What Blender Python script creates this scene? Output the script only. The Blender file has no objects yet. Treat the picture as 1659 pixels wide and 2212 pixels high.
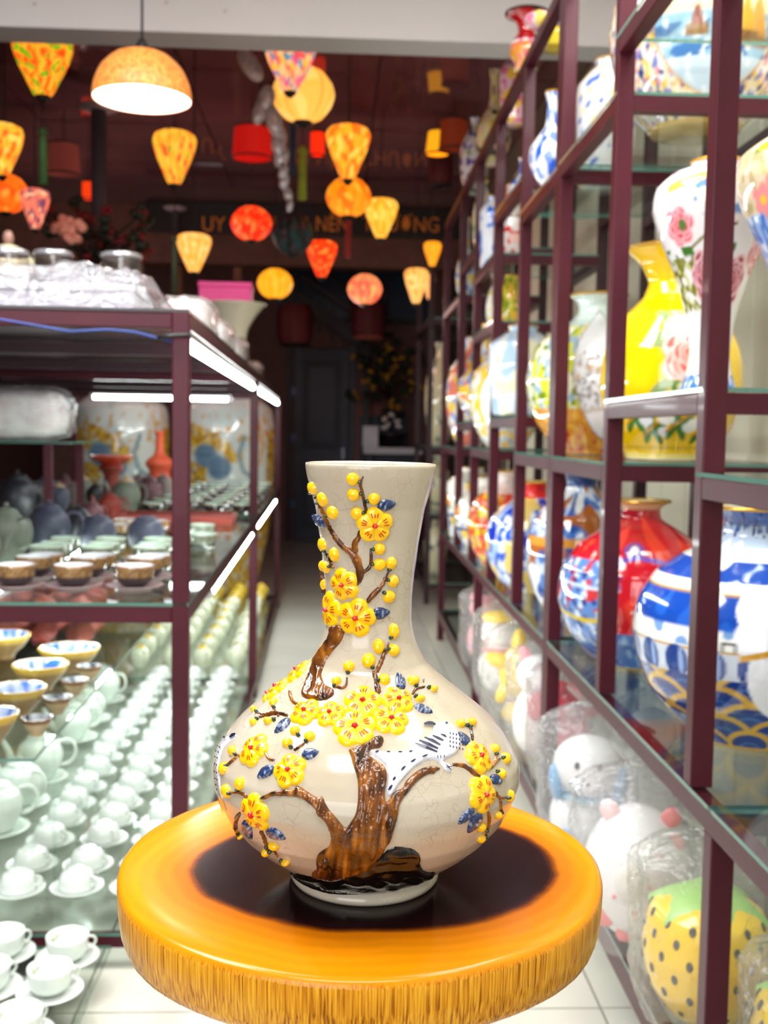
import bpy, bmesh, math, random
import numpy as np
from math import pi, sin, cos, atan2, sqrt, radians
from mathutils import Vector, Matrix, noise
from mathutils.geometry import delaunay_2d_cdt
random.seed(7); np.random.seed(7)
SC = bpy.context.scene
COL = SC.collection

# ------------------------------------------------------------------ camera
F, CX, CY = 2306.0, 829.5, 1106.0
PITCH, YAW, ROLL, EYE = .0736, .0482, -.0163, 1.32
FW = np.array([sin(YAW)*cos(PITCH), cos(YAW)*cos(PITCH), -sin(PITCH)])
_r0 = np.array([cos(YAW), -sin(YAW), 0]); _u0 = np.cross(_r0, FW)
RT = _r0*cos(ROLL) - _u0*sin(ROLL); UP = _u0*cos(ROLL) + _r0*sin(ROLL)
CAMP = np.array([0, 0, EYE])
cam = bpy.data.cameras.new('camera'); cob = bpy.data.objects.new('camera', cam); COL.objects.link(cob)
cam.sensor_fit = 'VERTICAL'; cam.sensor_height = 36; cam.sensor_width = 27; cam.lens = F/2212*36
cam.clip_start = .05; cam.clip_end = 60
cob.matrix_world = Matrix(((RT[0], UP[0], -FW[0], 0), (RT[1], UP[1], -FW[1], 0), (RT[2], UP[2], -FW[2], EYE), (0, 0, 0, 1)))
cam.dof.use_dof = True; cam.dof.focus_distance = .86; cam.dof.aperture_fstop = cam.lens/4.6
SC.camera = cob
# ------------------------------------------------------------------ world, lights, exposure
W = bpy.data.worlds.new('world'); SC.world = W; W.use_nodes = True
W.node_tree.nodes['Background'].inputs[0].default_value = (.5, .55, .7, 1)
W.node_tree.nodes['Background'].inputs[1].default_value = .02
SC.view_settings.view_transform = 'Standard'; SC.view_settings.look = 'None'
SC.view_settings.exposure = 0.0; SC.view_settings.gamma = 1; SC.view_settings.use_curve_mapping = False

def area(name, loc, target, sx, sy, power, col=(1, 1, 1)):
    l = bpy.data.lights.new(name, 'AREA'); l.shape = 'RECTANGLE'; l.size = sx; l.size_y = sy; l.energy = power; l.color = col
    o = bpy.data.objects.new(name, l); COL.objects.link(o); o.location = loc
    o.rotation_euler = (Vector(target)-Vector(loc)).to_track_quat('-Z', 'Y').to_euler(); return o
# the shop's ceiling panels and an added frontal fill light behind the camera
area('overhead_area_light', (-.15, -.2, 3.25), (-.15, -.2, 0), 1.6, .7, 50, (1, .985, .96))
area('overhead_area_light', (.0, 2.0, 3.25), (0, 2.0, 0), 1.8, .7, 72, (1, .985, .96))
area('overhead_area_light', (-1.3, 1.6, 3.25), (-1.3, 1.6, 0), .7, 1.4, 85, (.95, .98, 1))
area('overhead_area_light', (.95, 1.7, 3.26), (.95, 1.7, 0), .5, 2.2, 50, (1, .985, .95))  # added overhead fill to brighten the right wall boards and vases
area('front_fill_light', (-1.3, -2.4, 1.8), (.2, 3.0, 1.1), 2.6, 2.2, 96, (.98, .985, 1))
# bare point lamps added in the hall, standing in for the lanterns' glow
for lx, ly, lz in ((-1.2, 7.6, 2.35), (.1, 8.6, 2.3), (-2.2, 9.0, 2.6)):
    pl = bpy.data.lights.new('hall_fill_light', 'POINT'); pl.energy = 10; pl.color = (1, .68, .60); pl.shadow_soft_size = .12
    po = bpy.data.objects.new('hall_fill_light', pl); COL.objects.link(po); po.location = (lx, ly, lz)

# ------------------------------------------------------------------ pixel rays
RL, RR = .0100, -.0102      # heading of the left and right racks
def ray(px, py): return FW + RT*((px-CX)/F) - UP*((py-CY)/F)
def rotz(v, a): c, s = cos(a), sin(a); return np.array([v[0]*c-v[1]*s, v[0]*s+v[1]*c, v[2]])
def at(px, py, rot=0, x=None, y=None, z=None):
    d = rotz(ray(px, py), -rot)
    t = x/d[0] if x is not None else y/d[1] if y is not None else (z-EYE)/d[2]
    return CAMP + d*t
def wl(p, rot): return tuple(rotz(np.array(p, float), rot))
LW = lambda x, y, z: wl((x, y, z), RL)
RW = lambda x, y, z: wl((x, y, z), RR)

# ------------------------------------------------------------------ materials
def S(r, g, b):
    f = lambda c: (c/255/12.92 if c <= 10 else ((c/255+.055)/1.055)**2.4)
    return (f(r), f(g), f(b))
MATS = {}
def nodes(name):
    m = bpy.data.materials.new(name); m.use_nodes = True; nt = m.node_tree
    return m, nt, nt.nodes['Principled BSDF']
def mat(name, col=None, rough=.5, metal=0, coat=0, var=0, vscale=8, bump=0, bscale=40, spec=.5, attr=False, sub=0):
    if name in MATS: return MATS[name]
    m, nt, b = nodes(name); N, Lk = nt.nodes, nt.links
    b.inputs['Roughness'].default_value = rough; b.inputs['Metallic'].default_value = metal
    b.inputs['Coat Weight'].default_value = coat; b.inputs['Coat Roughness'].default_value = .05
    b.inputs['Specular IOR Level'].default_value = spec
    tc = N.new('ShaderNodeTexCoord')
    if attr:
        a = N.new('ShaderNodeAttribute'); a.attribute_name = 'Col'; Lk.new(a.outputs['Color'], b.inputs['Base Color'])
    else:
        n = N.new('ShaderNodeTexNoise'); n.inputs['Scale'].default_value = vscale; n.inputs['Detail'].default_value = 4
        Lk.new(tc.outputs['Object'], n.inputs['Vector'])
        r = N.new('ShaderNodeValToRGB'); v = var or .08
        r.color_ramp.elements[0].position = .3; r.color_ramp.elements[1].position = .7
        r.color_ramp.elements[0].color = (*[max(0, c*(1-v)) for c in col], 1)
        r.color_ramp.elements[1].color = (*[min(1, c*(1+v)) for c in col], 1)
        Lk.new(n.outputs['Fac'], r.inputs['Fac']); Lk.new(r.outputs['Color'], b.inputs['Base Color'])
    if bump:
        n2 = N.new('ShaderNodeTexNoise'); n2.inputs['Scale'].default_value = bscale; n2.inputs['Detail'].default_value = 3
        Lk.new(tc.outputs['Object'], n2.inputs['Vector'])
        bp = N.new('ShaderNodeBump'); bp.inputs['Strength'].default_value = bump; bp.inputs['Distance'].default_value = .01
        Lk.new(n2.outputs['Fac'], bp.inputs['Height']); Lk.new(bp.outputs['Normal'], b.inputs['Normal'])
    MATS[name] = m; return m
def emit(name, col, s, attr=False, cov=None):
    if name in MATS: return MATS[name]
    m, nt, b = nodes(name); N, Lk = nt.nodes, nt.links
    b.inputs['Roughness'].default_value = .6; b.inputs['Emission Strength'].default_value = s
    if attr:
        a = N.new('ShaderNodeAttribute'); a.attribute_name = 'Col'
        mu = N.new('ShaderNodeMixRGB'); mu.blend_type = 'MULTIPLY'; mu.inputs[0].default_value = 1; mu.inputs[2].default_value = (.35, .35, .35, 1); Lk.new(a.outputs['Color'], mu.inputs[1]); Lk.new(mu.outputs[0], b.inputs['Base Color'])
        gl = N.new('ShaderNodeMixRGB'); gl.blend_type = 'MULTIPLY'; gl.inputs[0].default_value = 1; gl.inputs[2].default_value = (1.4, .95, .68, 1); Lk.new(a.outputs['Color'], gl.inputs[1]); Lk.new(gl.outputs[0], b.inputs['Emission Color'])
    else:
        b.inputs['Base Color'].default_value = (*col, 1); b.inputs['Emission Color'].default_value = (*col, 1)
    MATS[name] = m; return m
def sheer(name, tint, clear, white, wcol=(.9, .9, .92), rough=.05, bump=0, bscale=30, spec_ior=1.5):
    """thin clear sheet: see-through + milky + fresnel gloss"""
    if name in MATS: return MATS[name]
    m = bpy.data.materials.new(name); m.use_nodes = True; nt = m.node_tree; N, Lk = nt.nodes, nt.links
    N.remove(N['Principled BSDF']); out = N['Material Output']
    tr = N.new('ShaderNodeBsdfTransparent'); tr.inputs[0].default_value = (*tint, 1)
    df = N.new('ShaderNodeBsdfDiffuse'); df.inputs[0].default_value = (*wcol, 1)
    tl = N.new('ShaderNodeBsdfTranslucent'); tl.inputs[0].default_value = (*wcol, 1)
    a0 = N.new('ShaderNodeMixShader'); a0.inputs[0].default_value = .45; Lk.new(df.outputs[0], a0.inputs[1]); Lk.new(tl.outputs[0], a0.inputs[2])
    a1 = N.new('ShaderNodeMixShader'); a1.inputs[0].default_value = white; Lk.new(tr.outputs[0], a1.inputs[1]); Lk.new(a0.outputs[0], a1.inputs[2])
    gl = N.new('ShaderNodeBsdfGlossy'); gl.inputs['Roughness'].default_value = rough
    fr = N.new('ShaderNodeFresnel'); ge = N.new('ShaderNodeNewGeometry'); io = N.new('ShaderNodeMapRange')   # same reflectance on both faces of the sheet
    io.inputs[3].default_value = spec_ior; io.inputs[4].default_value = 1/spec_ior; Lk.new(ge.outputs['Backfacing'], io.inputs[0]); Lk.new(io.outputs[0], fr.inputs[0])
    a2 = N.new('ShaderNodeMixShader'); Lk.new(fr.outputs[0], a2.inputs[0]); Lk.new(a1.outputs[0], a2.inputs[1]); Lk.new(gl.outputs[0], a2.inputs[2])
    if bump:
        tc = N.new('ShaderNodeTexCoord'); n2 = N.new('ShaderNodeTexNoise'); n2.inputs['Scale'].default_value = bscale
        n2.inputs['Detail'].default_value = 4; n2.inputs['Distortion'].default_value = 1.2
        Lk.new(tc.outputs['Object'], n2.inputs['Vector'])
        bp = N.new('ShaderNodeBump'); bp.inputs['Strength'].default_value = bump; bp.inputs['Distance'].default_value = .02
        Lk.new(n2.outputs['Fac'], bp.inputs['Height'])
        for q in (df, tl, gl, fr): Lk.new(bp.outputs['Normal'], q.inputs['Normal'])
    Lk.new(a2.outputs[0], out.inputs[0]); MATS[name] = m; return m
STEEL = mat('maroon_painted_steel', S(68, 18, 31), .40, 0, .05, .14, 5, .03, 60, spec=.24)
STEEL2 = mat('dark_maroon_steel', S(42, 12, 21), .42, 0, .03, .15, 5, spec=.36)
GLASS = sheer('shelf_glass', (.93, .97, .95), 1, .0, rough=.02)
GEDGE = mat('green_glass_edge', S(84, 124, 112), .1, var=.1)
BAG = sheer('clear_plastic_bag', (.98, .98, .98), 1, .16, (.94, .94, .95), rough=.07, bump=1.0, bscale=18, spec_ior=1.5)
FILM = sheer('milky_plastic_film', (.97, .97, .98), 1, .13, (.90, .89, .93), rough=.08, bump=1.0, bscale=15)
PORC = mat('painted_porcelain', attr=True, rough=.10, coat=.6)
MATT = mat('painted_clay', attr=True, rough=.5)
WHITE = mat('white_glazed_porcelain', S(216, 222, 216), .12, coat=.4, var=.03)
GOLD = mat('gold_luster', S(200, 150, 50), .25, .6)
BLACK = mat('black_metal', S(20, 19, 20), .4, var=.2)
LANT = emit('lit_lantern_silk', None, 1.0, True)
TUBE = emit('fluorescent_tube', (.93, 1, .98), 42)
TUBE2 = emit('shelf_tube', (.93, 1, .98), 75)
PLAST = mat('white_plastic', S(220, 222, 224), .4)
CORD = mat('dark_cord', S(25, 18, 18), .6, var=.1)

# ------------------------------------------------------------------ mesh helpers
def obj(name, V, Fc, m, parent=None, smooth=True, col=None, loc=None, idx=None):
    me = bpy.data.meshes.new(name); me.from_pydata([tuple(map(float, v)) for v in V], [], [tuple(map(int, f)) for f in Fc])
    for q in (m if isinstance(m, (list, tuple)) else [m]): me.materials.append(q)
    if idx is not None: me.polygons.foreach_set('material_index', idx)
    me.polygons.foreach_set('use_smooth', [smooth]*len(me.polygons))
    if col is not None:
        a = me.color_attributes.new('Col', 'FLOAT_COLOR', 'POINT')
        c = np.ones((len(V), 4), np.float32); c[:, :3] = np.asarray(col, np.float32).reshape(-1, 3); a.data.foreach_set('color', c.ravel())
    me.update()
    o = bpy.data.objects.new(name, me); COL.objects.link(o)
    if parent: o.parent = parent
    if loc is not None: o.location = loc
    return o
LABELS = {}
def tag(o, label, cat, group=None, kind=None):
    o['label'] = label; o['category'] = cat
    if group: o['group'] = group
    if kind: o['kind'] = kind
    return o
def thing(name, label, cat, loc=(0, 0, 0), rot=0, group=None):
    o = bpy.data.objects.new(name, None); COL.objects.link(o); o.location = loc; o.rotation_euler = (0, 0, rot)
    o.empty_display_size = .05
    return tag(o, label, cat, group)
def struct(o): o['kind'] = 'structure'; return o
def inst(src, parent=None, loc=None, rot=None, name=None):
    o = src.copy(); COL.objects.link(o); o.parent = parent
    if loc is not None: o.location = loc
    if rot is not None: o.rotation_euler = (0, 0, rot)
    return o
def copy_thing(root, loc, label, rot=0, group=None):
    r = root.copy(); COL.objects.link(r); r.location = loc; r.rotation_euler = (0, 0, rot); r['label'] = label
    if group: r['group'] = group
    for c in list(root.children):
        d = c.copy(); COL.objects.link(d); d.parent = r
        for g in list(c.children):
            e = g.copy(); COL.objects.link(e); e.parent = d
    return r
BOXF = [(0, 3, 2, 1), (4, 5, 6, 7), (0, 1, 5, 4), (1, 2, 6, 5), (2, 3, 7, 6), (3, 0, 4, 7)]
def boxv(x0, x1, y0, y1, z0, z1): return [(x0, y0, z0), (x1, y0, z0), (x1, y1, z0), (x0, y1, z0), (x0, y0, z1), (x1, y0, z1), (x1, y1, z1), (x0, y1, z1)]
def box(name, x0, x1, y0, y1, z0, z1, m, parent=None, bev=0, idx=None):
    if not bev: return obj(name, boxv(x0, x1, y0, y1, z0, z1), BOXF, m, parent, False, idx=idx)
    bm = bmesh.new(); vs = [bm.verts.new(v) for v in boxv(x0, x1, y0, y1, z0, z1)]
    for f in BOXF: bm.faces.new([vs[i] for i in f])
    bmesh.ops.bevel(bm, geom=list(bm.edges), offset=bev, segments=2, affect='EDGES', profile=.6)
    me = bpy.data.meshes.new(name); bm.to_mesh(me); bm.free(); me.materials.append(m)
    o = bpy.data.objects.new(name, me); COL.objects.link(o); o.parent = parent; return o
def pane(name, x0, x1, y0, y1, z0, z1, parent=None): return box(name, x0, x1, y0, y1, z0, z1, [GLASS, GEDGE], parent, idx=[0, 0, 1, 1, 1, 1])
def tubev(pts, rad, seg=8, cap=True):
    P = np.array(pts, float); n = len(P); R = np.full(n, rad) if np.isscalar(rad) else np.array(rad, float)
    V = []; Fc = []; T = np.gradient(P, axis=0); T /= np.linalg.norm(T, axis=1)[:, None]+1e-9
    ref = np.array([0, 0, 1.]) if abs(T[0][2]) < .9 else np.array([1., 0, 0])
    for i in range(n):
        a = np.cross(T[i], ref); na = np.linalg.norm(a); a = a/na if na > 1e-6 else a
        b = np.cross(T[i], a); ref = np.cross(a, T[i])
        for k in range(seg):
            t = 2*pi*k/seg; V.append(P[i]+R[i]*(cos(t)*a+sin(t)*b))
    for i in range(n-1):
        for k in range(seg):
            k2 = (k+1) % seg; Fc.append((i*seg+k, i*seg+k2, (i+1)*seg+k2, (i+1)*seg+k))
    if cap: Fc += [tuple(range(seg))[::-1], tuple(range((n-1)*seg, n*seg))]
    return V, Fc
def tube(name, pts, rad, m, parent=None, seg=8): V, Fc = tubev(pts, rad, seg); return obj(name, V, Fc, m, parent)
def smoothprof(pr, n):
    p = np.array(pr, float); t = np.concatenate([[0], np.cumsum(np.maximum(np.linalg.norm(np.diff(p, axis=0), axis=1), 1e-4))]); t /= t[-1]
    q = np.linspace(0, 1, n); m = np.gradient(p, t, axis=0); i = np.clip(np.searchsorted(t, q, 'right')-1, 0, len(t)-2)
    h = (t[i+1]-t[i]); s = (q-t[i])/h; s = s[:, None]; h = h[:, None]
    r = (2*s**3-3*s**2+1)*p[i]+(s**3-2*s**2+s)*h*m[i]*.6+(-2*s**3+3*s**2)*p[i+1]+(s**3-s**2)*h*m[i+1]*.6
    r[:, 0] = np.maximum(r[:, 0], .0); r[:, 1] = np.clip(r[:, 1], p[:, 1].min(), p[:, 1].max()); return r
def lathev(prof, seg, a0=0, lobes=0, amp=0):
    p = np.array(prof, float); n = len(p); t = a0+np.linspace(-pi, pi, seg, endpoint=False)
    k = 1-amp*(1-np.abs(np.cos(lobes*t/2))) if lobes else np.ones(seg)
    V = np.stack([np.outer(p[:, 0], np.cos(t)*k), np.outer(p[:, 0], np.sin(t)*k), np.repeat(p[:, 1:2], seg, 1)], -1).reshape(-1, 3)
    i = np.arange(n-1)[:, None]*seg; j = np.arange(seg)[None]; j2 = (j+1) % seg
    Fc = np.stack([i+j, i+j2, i+seg+j2, i+seg+j], -1).reshape(-1, 4).tolist()
    return V, Fc
def lathe(name, prof, seg, m, parent=None, col=None, a0=0, lobes=0, amp=0, cap=True, loc=None, smooth=True):
    V, Fc = lathev(prof, seg, a0, lobes, amp); n = len(prof)
    if cap:
        if prof[0][0] > 1e-5: Fc.append(tuple(range(seg))[::-1])
        if prof[-1][0] > 1e-5: Fc.append(tuple(range((n-1)*seg, n*seg)))
    return obj(name, V, Fc, m, parent, smooth, col, loc)
def ring(name, R, r, z, m, parent, seg=48): return lathe(name, [(R+r*cos(t), z+r*sin(t)) for t in np.linspace(0, 2*pi, 9)], seg, m, parent, cap=False)
def ellipsoid(c, r, nu=16, nv=10, R=None):
    V = []; Fc = []
    for i in range(nv+1):
        a = -pi/2+pi*i/nv
        for j in range(nu):
            b = 2*pi*j/nu; v = np.array([r[0]*cos(a)*cos(b), r[1]*cos(a)*sin(b), r[2]*sin(a)])
            if R is not None: v = R @ v
            V.append(v+np.array(c))
    for i in range(nv):
        for j in range(nu): Fc.append((i*nu+j, i*nu+(j+1) % nu, (i+1)*nu+(j+1) % nu, (i+1)*nu+j))
    return V, Fc
def merge(parts):
    V = []; Fc = []
    for v, f in parts:
        o = len(V); V += [tuple(x) for x in v]; Fc += [tuple(i+o for i in q) for q in f]
    return V, Fc
ORD = 'zeroth first second third fourth fifth sixth seventh eighth ninth tenth eleventh twelfth thirteenth fourteenth fifteenth sixteenth seventeenth eighteenth nineteenth twentieth'.split()

# ------------------------------------------------------------------ painting on lathe surfaces (per-vertex base colour)
class Paint:
    def __init__(s, R, z, seg, bg):
        s.seg = seg; u = np.linspace(-pi, pi, seg, endpoint=False)*R
        s.U = np.repeat(u[None], len(z), 0); s.Vv = np.repeat(np.array(z)[:, None], seg, 1)
        s.C = np.empty(s.U.shape+(3,)); s.C[:] = S(*bg); s.circ = 2*pi*R; s.H = max(z); s.rng = random.Random(int(R*1e5+s.H*1e4))
    def du(s, u): d = s.U-u; return (d+s.circ/2) % s.circ-s.circ/2
    def put(s, m, c, a=1): s.C[m] = s.C[m]*(1-a)+np.array(S(*c))*a
    def band(s, v0, v1, c): s.put((s.Vv >= v0*s.H) & (s.Vv < v1*s.H), c)
    def grad(s, v0, v1, c0, c1):
        t = np.clip((s.Vv/s.H-v0)/(v1-v0), 0, 1)[..., None]; m = (s.Vv >= v0*s.H) & (s.Vv <= v1*s.H)
        s.C[m] = (np.array(S(*c0))*(1-t)+np.array(S(*c1))*t)[m]
    def ell(s, u, v, a, b, c, rot=0, al=1):
        x = s.du(u); y = s.Vv-v; X = x*cos(rot)+y*sin(rot); Y = -x*sin(rot)+y*cos(rot)
        m = (X/a)**2+(Y/b)**2 < 1; s.put(m, c, al); return m
    def flower(s, u, v, r, c, cc=(255, 220, 60), n=5, ph=0):
        x = s.du(u); y = s.Vv-v; t = np.arctan2(y, x)+ph; rho = np.hypot(x, y)
        s.put(rho < r*(.68+.32*np.abs(np.cos(n*t/2))), c); s.put(rho < r*.26, cc)
    def peony(s, u, v, r, c, lt):
        k = s.rng.random()*6
        for i, f in enumerate((1, .82, .66, .48, .3, .16)):
            x = s.du(u); y = s.Vv-v-.08*r*i*.3; t = np.arctan2(y, x)+k+i*1.1; rho = np.hypot(x, y)
            sh = r*f*(.80+.2*np.abs(np.cos((6-i*.5)*t/2)))
            s.put(rho < sh, lt); s.put(rho < sh*.88, c if i % 2 == 0 else tuple(.5*a+.5*b for a, b in zip(c, lt)))
    def leaf(s, u, v, l, ang, c): s.ell(u+cos(ang)*l*.5, v+sin(ang)*l*.5, l*.5, l*.2, c, ang)
    def stroke(s, pts, w, c):
        best = np.full(s.U.shape, 1e9)
        for (u0, v0), (u1, v1) in zip(pts[:-1], pts[1:]):
            dx, dy = u1-u0, v1-v0; x = s.du(u0); y = s.Vv-v0; t = np.clip((x*dx+y*dy)/(dx*dx+dy*dy+1e-12), 0, 1)
            best = np.minimum(best, np.hypot(x-t*dx, y-t*dy))
        s.put(best < w/2, c)
    def blot(s, sc, thr, c, seed, mask=None, al=1):
        r = np.random.RandomState(seed); f = np.zeros(s.U.shape)
        for i in range(14):
            a = r.rand()*2*pi; k = 2*pi/sc*(.6+1.3*r.rand()); ku = round(k*cos(a)*s.circ/2/pi)*2*pi/s.circ; f += np.sin(s.U*ku+s.Vv*k*sin(a)+r.rand()*9)
        m = f/3.6 > thr
        if mask is not None: m &= mask
        s.put(m, c, al)
    def scatter(s, n, r, cols, leaves, seed, vr=(.15, .85)):
        g = random.Random(seed)
        for i in range(n):
            u = (g.random()-.5)*s.circ; v = (vr[0]+(vr[1]-vr[0])*g.random())*s.H
            for k in range(3): s.leaf(u, v, r*(1.3+g.random()*.8), g.random()*6.3, g.choice(leaves))
            s.flower(u, v, r*(.7+.6*g.random()), g.choice(cols), ph=g.random()*6)

GLOBE = [(.50, 0), (.53, .02), (.62, .06), (.85, .2), (.97, .35), (1, .46), (.96, .58), (.83, .70), (.6, .79), (.38, .845), (.30, .885), (.28, .93), (.33, .97), (.42, 1.0)]
MEI = [(.44, 0), (.46, .02), (.38, .09), (.33, .18), (.37, .3), (.60, .52), (.88, .69), (1, .80), (.96, .885), (.7, .95), (.40, .985), (.42, 1.0)]
BOTTLE = [(.45, 0), (.5, .02), (.8, .12), (1, .27), (.95, .40), (.65, .52), (.35, .62), (.25, .75), (.25, .9), (.36, 1)]
JAR = [(.6, 0), (.72, .1), (.90, .3), (1, .55), (1, .78), (.93, .87), (.62, .935), (.56, .97), (.62, 1)]
TRUMP = [(.50, 0), (.55, .03), (.48, .12), (.75, .32), (.72, .48), (.38, .68), (.42, .8), (.75, .95), (1, 1)]
FLARE = [(.6, 0), (.62, .02), (.86, .15), (1, .33), (.95, .52), (.7, .68), (.42, .78), (.36, .84), (.48, .93), (.70, 1)]
SQUAT = [(.5, 0), (.55, .03), (.8, .15), (1, .42), (.95, .62), (.75, .8), (.55, .9), (.5, .94), (.56, 1)]
CYL = [(.8, 0), (.84, .02), (.9, .2), (1, .6), (.96, .8), (.6, .9), (.4, .95), (.44, 1)]
def vase(label, loc, R, H, prof, paint, seg=96, rows=72, rim=GOLD, group=None, name='porcelain_vase', cat='vase', material=None, base=None):
    t = thing(name, label, cat, loc, 0, group)
    a0 = atan2(-loc[1], -loc[0]) if base is None else base
    pr = smoothprof([(r*R, z*H) for r, z in prof], rows); pr[-1, 1] = H; pr[0, 1] = 0
    zf = np.interp(np.arange(2*rows)/2-.25, np.arange(rows), pr[:, 1]); p = Paint(R, zf, seg*2, (240, 238, 232)); paint(p, R, H)
    c = p.C; c = .5*(c+np.roll(c, 1, 1)); c = .25*(c[0::2, 0::2]+c[1::2, 0::2])*2      # smoothed brush edges
    top = pr[-1]; th = min(.006, .25*top[0]); inner = [(max(.002, np.interp(z*H, pr[:, 1], pr[:, 0])-th), z*H) for z in (1, .985, .97, .95, .93, .90, .87)]+[(.002, H*.865)]
    allp = np.vstack([pr, inner]); cc = np.concatenate([c, np.repeat(c[-1:]*.0+np.array(S(225, 220, 205)), len(inner), 0)], 0)
    lathe('body', allp, seg, material or PORC, t, cc.reshape(-1, 3), a0)
    if rim: ring('rim', top[0]-th/2, max(.0022, th*.7), H, rim, t, max(24, seg//3))
    ring('foot_ring', pr[0, 0]*.98, max(.003, R*.02), max(.003, R*.02), WHITE, t, max(24, seg//3))
    return t

# ================================================================== SETTING
TILE = mat('cream_floor_tile', S(204, 200, 188), .18, coat=.2, var=.05, vscale=2)
GROUT = mat('floor_grout', S(112, 108, 98), .8, var=.1)
PLASTER = mat('white_plaster', S(186, 179, 177), .7, var=.02, vscale=3)
HALLW = mat('dark_brown_wall', S(84, 58, 56), .6, var=.15, vscale=2)
HCEIL = mat('glossy_brown_ceiling', S(112, 68, 74), .07, var=.2, vscale=2, coat=.5)
CREAM = mat('cream_board', S(226, 220, 198), .5, var=.04, vscale=3)
FLX0, FLX1 = -3.4, 1.45
fl = struct(box('floor', FLX0, FLX1, -3, 16, -.12, -.006, GROUT))
tz = obj('tile', boxv(-.2972, .2972, -.2972, .2972, -.006, 0), BOXF, TILE, fl, False, loc=(0, 0, 0)); first = True
tx0, ty0 = .635-.3, 2.356+.3      # a joint crossing seen beside the stool
for i in range(-6, 2):
    for j in range(-4, 22):
        X, Y = tx0+.6*i, ty0+.6*j
        if X-.3 < FLX0 or X+.3 > FLX1+.2 or Y > 15.6: continue
        if X < -1.9 and Y < 7: continue
        if first: tz.location = (X, Y, 0); first = False
        else: inst(tz, fl, (X, Y, 0))
struct(box('ceiling', FLX0, FLX1, -3, 4.2, 3.3, 3.4, PLASTER))
beam = struct(box('trim_1', FLX0, FLX1, 4.2, 4.37, 2.822, 3.9, PLASTER, bev=.004))
for x, y in ((75, 8), (486, 24), (360, 5)):
    p = at(x, y, y=4.199)
    V, Fc = ellipsoid((p[0], 4.199, p[2]), (.007, .002, .007), 10, 6); obj('screw_plug', V, Fc, mat('plug_grey', S(170, 160, 155), .6), beam)
hc = struct(box('ceiling_hall', FLX0, FLX1, 4.37, 13, 3.56, 3.62, mat('dark_void', S(20, 12, 14), .8)))
hc.name = 'ceiling.001'
for i in range(4):
    for j in range(7):
        o = box('ceiling_panel', -.594, .594, -.594, .594, 0, .02, HCEIL, hc)
        o.location = (-2.75+1.2*i, 5.0+1.2*j, 3.535); o.rotation_euler = (radians(random.uniform(-.5, .5)), radians(random.uniform(-.5, .5)), 0)
wr = struct(box('wall_right', 1.36, 1.45, -3, 13, 0, 3.9, mat('shadow_gap', S(120, 112, 100), .8)))
for j in range(34):
    box('wall_board', 1.338, 1.36, -2+.30*j, -2+.30*j+.288, .02, 3.28, CREAM, wr, bev=.004)
struct(box('wall_left', -3.5, -3.4, -3, 16, 0, 3.9, HALLW))
wb = struct(box('wall_back', FLX0, FLX1, 13, 13.1, 0, 3.9, mat('brown_pink_plaster', S(120, 84, 80), .7, var=.12)))

# ================================================================== RIGHT RACKS
PY = [-.30, .38, 1.06, 1.805, 2.479, 3.14, 3.805, 4.484, 5.156, 5.839, 6.75]   # front faces of posts
XF, XB, T = .612, 1.09, .04
def rack(name, label, posts, doubles, bays):
    r = thing(name, label, 'display rack', (0, 0, 0), RR)
    for k, y in enumerate(posts):
        full = k in (0, len(posts)-1)
        box('post', XF, XF+T, y, y+T, .0 if full else .71, 2.64, STEEL, r, bev=.003)
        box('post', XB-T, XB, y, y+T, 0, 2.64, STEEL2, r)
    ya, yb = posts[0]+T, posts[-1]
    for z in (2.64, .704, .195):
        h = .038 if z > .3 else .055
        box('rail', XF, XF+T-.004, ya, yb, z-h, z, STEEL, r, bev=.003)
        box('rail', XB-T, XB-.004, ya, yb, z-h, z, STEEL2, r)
    mid = posts[0]*.5+posts[-1]*.5-.06
    box('post', XF, XF+T, mid, mid+T, 0, .666, STEEL, r, bev=.003)
    for y in (posts[0], mid, posts[-1]):
        for z in (.704, .195): box('cross_rail', XF+T, XB-T, y+.004, y+.036, z-.038, z, STEEL2, r)
    for a, b in ((ya, mid+.02), (mid+.022, yb)):
        pane('glass_shelf', XF-.002, XB, a-.02, b, .705, .713, r); pane('glass_shelf', XF, XB, a-.02, b, .196, .204, r)
    for i, zs in enumerate(bays):
        a, b = posts[i]+T, posts[i+1]
        for z in zs:
            box('rail', XF, XF+T-.006, a, b, z-.046, z-.009, STEEL, r, bev=.003)
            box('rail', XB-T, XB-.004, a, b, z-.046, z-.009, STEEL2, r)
            y = posts[i]+.004; box('cross_rail', XF+T, XB-T, y, y+.03, z-.046, z-.0095, STEEL, r)
            pane('glass_shelf', XF-.001, XB, a-.03, b+.03, z-.008, z, r)
    return r
rackA = rack('display_rack', 'near maroon steel display rack with glass shelves along the right wall', [.38, 1.06, 1.805, 2.479, 3.12], 0,
             [(2.11, 1.26), (2.11, 1.262), (2.237, 1.408), (2.111, 1.262)])
rackB = rack('display_rack', 'farther maroon steel display rack continuing the right wall toward the dark hall', [3.165, 3.805, 4.484, 5.156, 5.839, 6.75], 0,
             [(2.108, 1.262), (2.237, 1.396), (2.08, 1.80, 1.262), (2.222, 1.387), (2.082, 1.25)])
rk = thing('display_rack', 'dark rack of jars at the hall end beyond the maroon racks', 'display rack', (0, 0, 0), RR)
for y in (8.2, 9.6):
    for x in (XF+.02, 1.1): box('post', x, x+.04, y, y+.04, 0, 2.7, STEEL2, rk)
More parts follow.
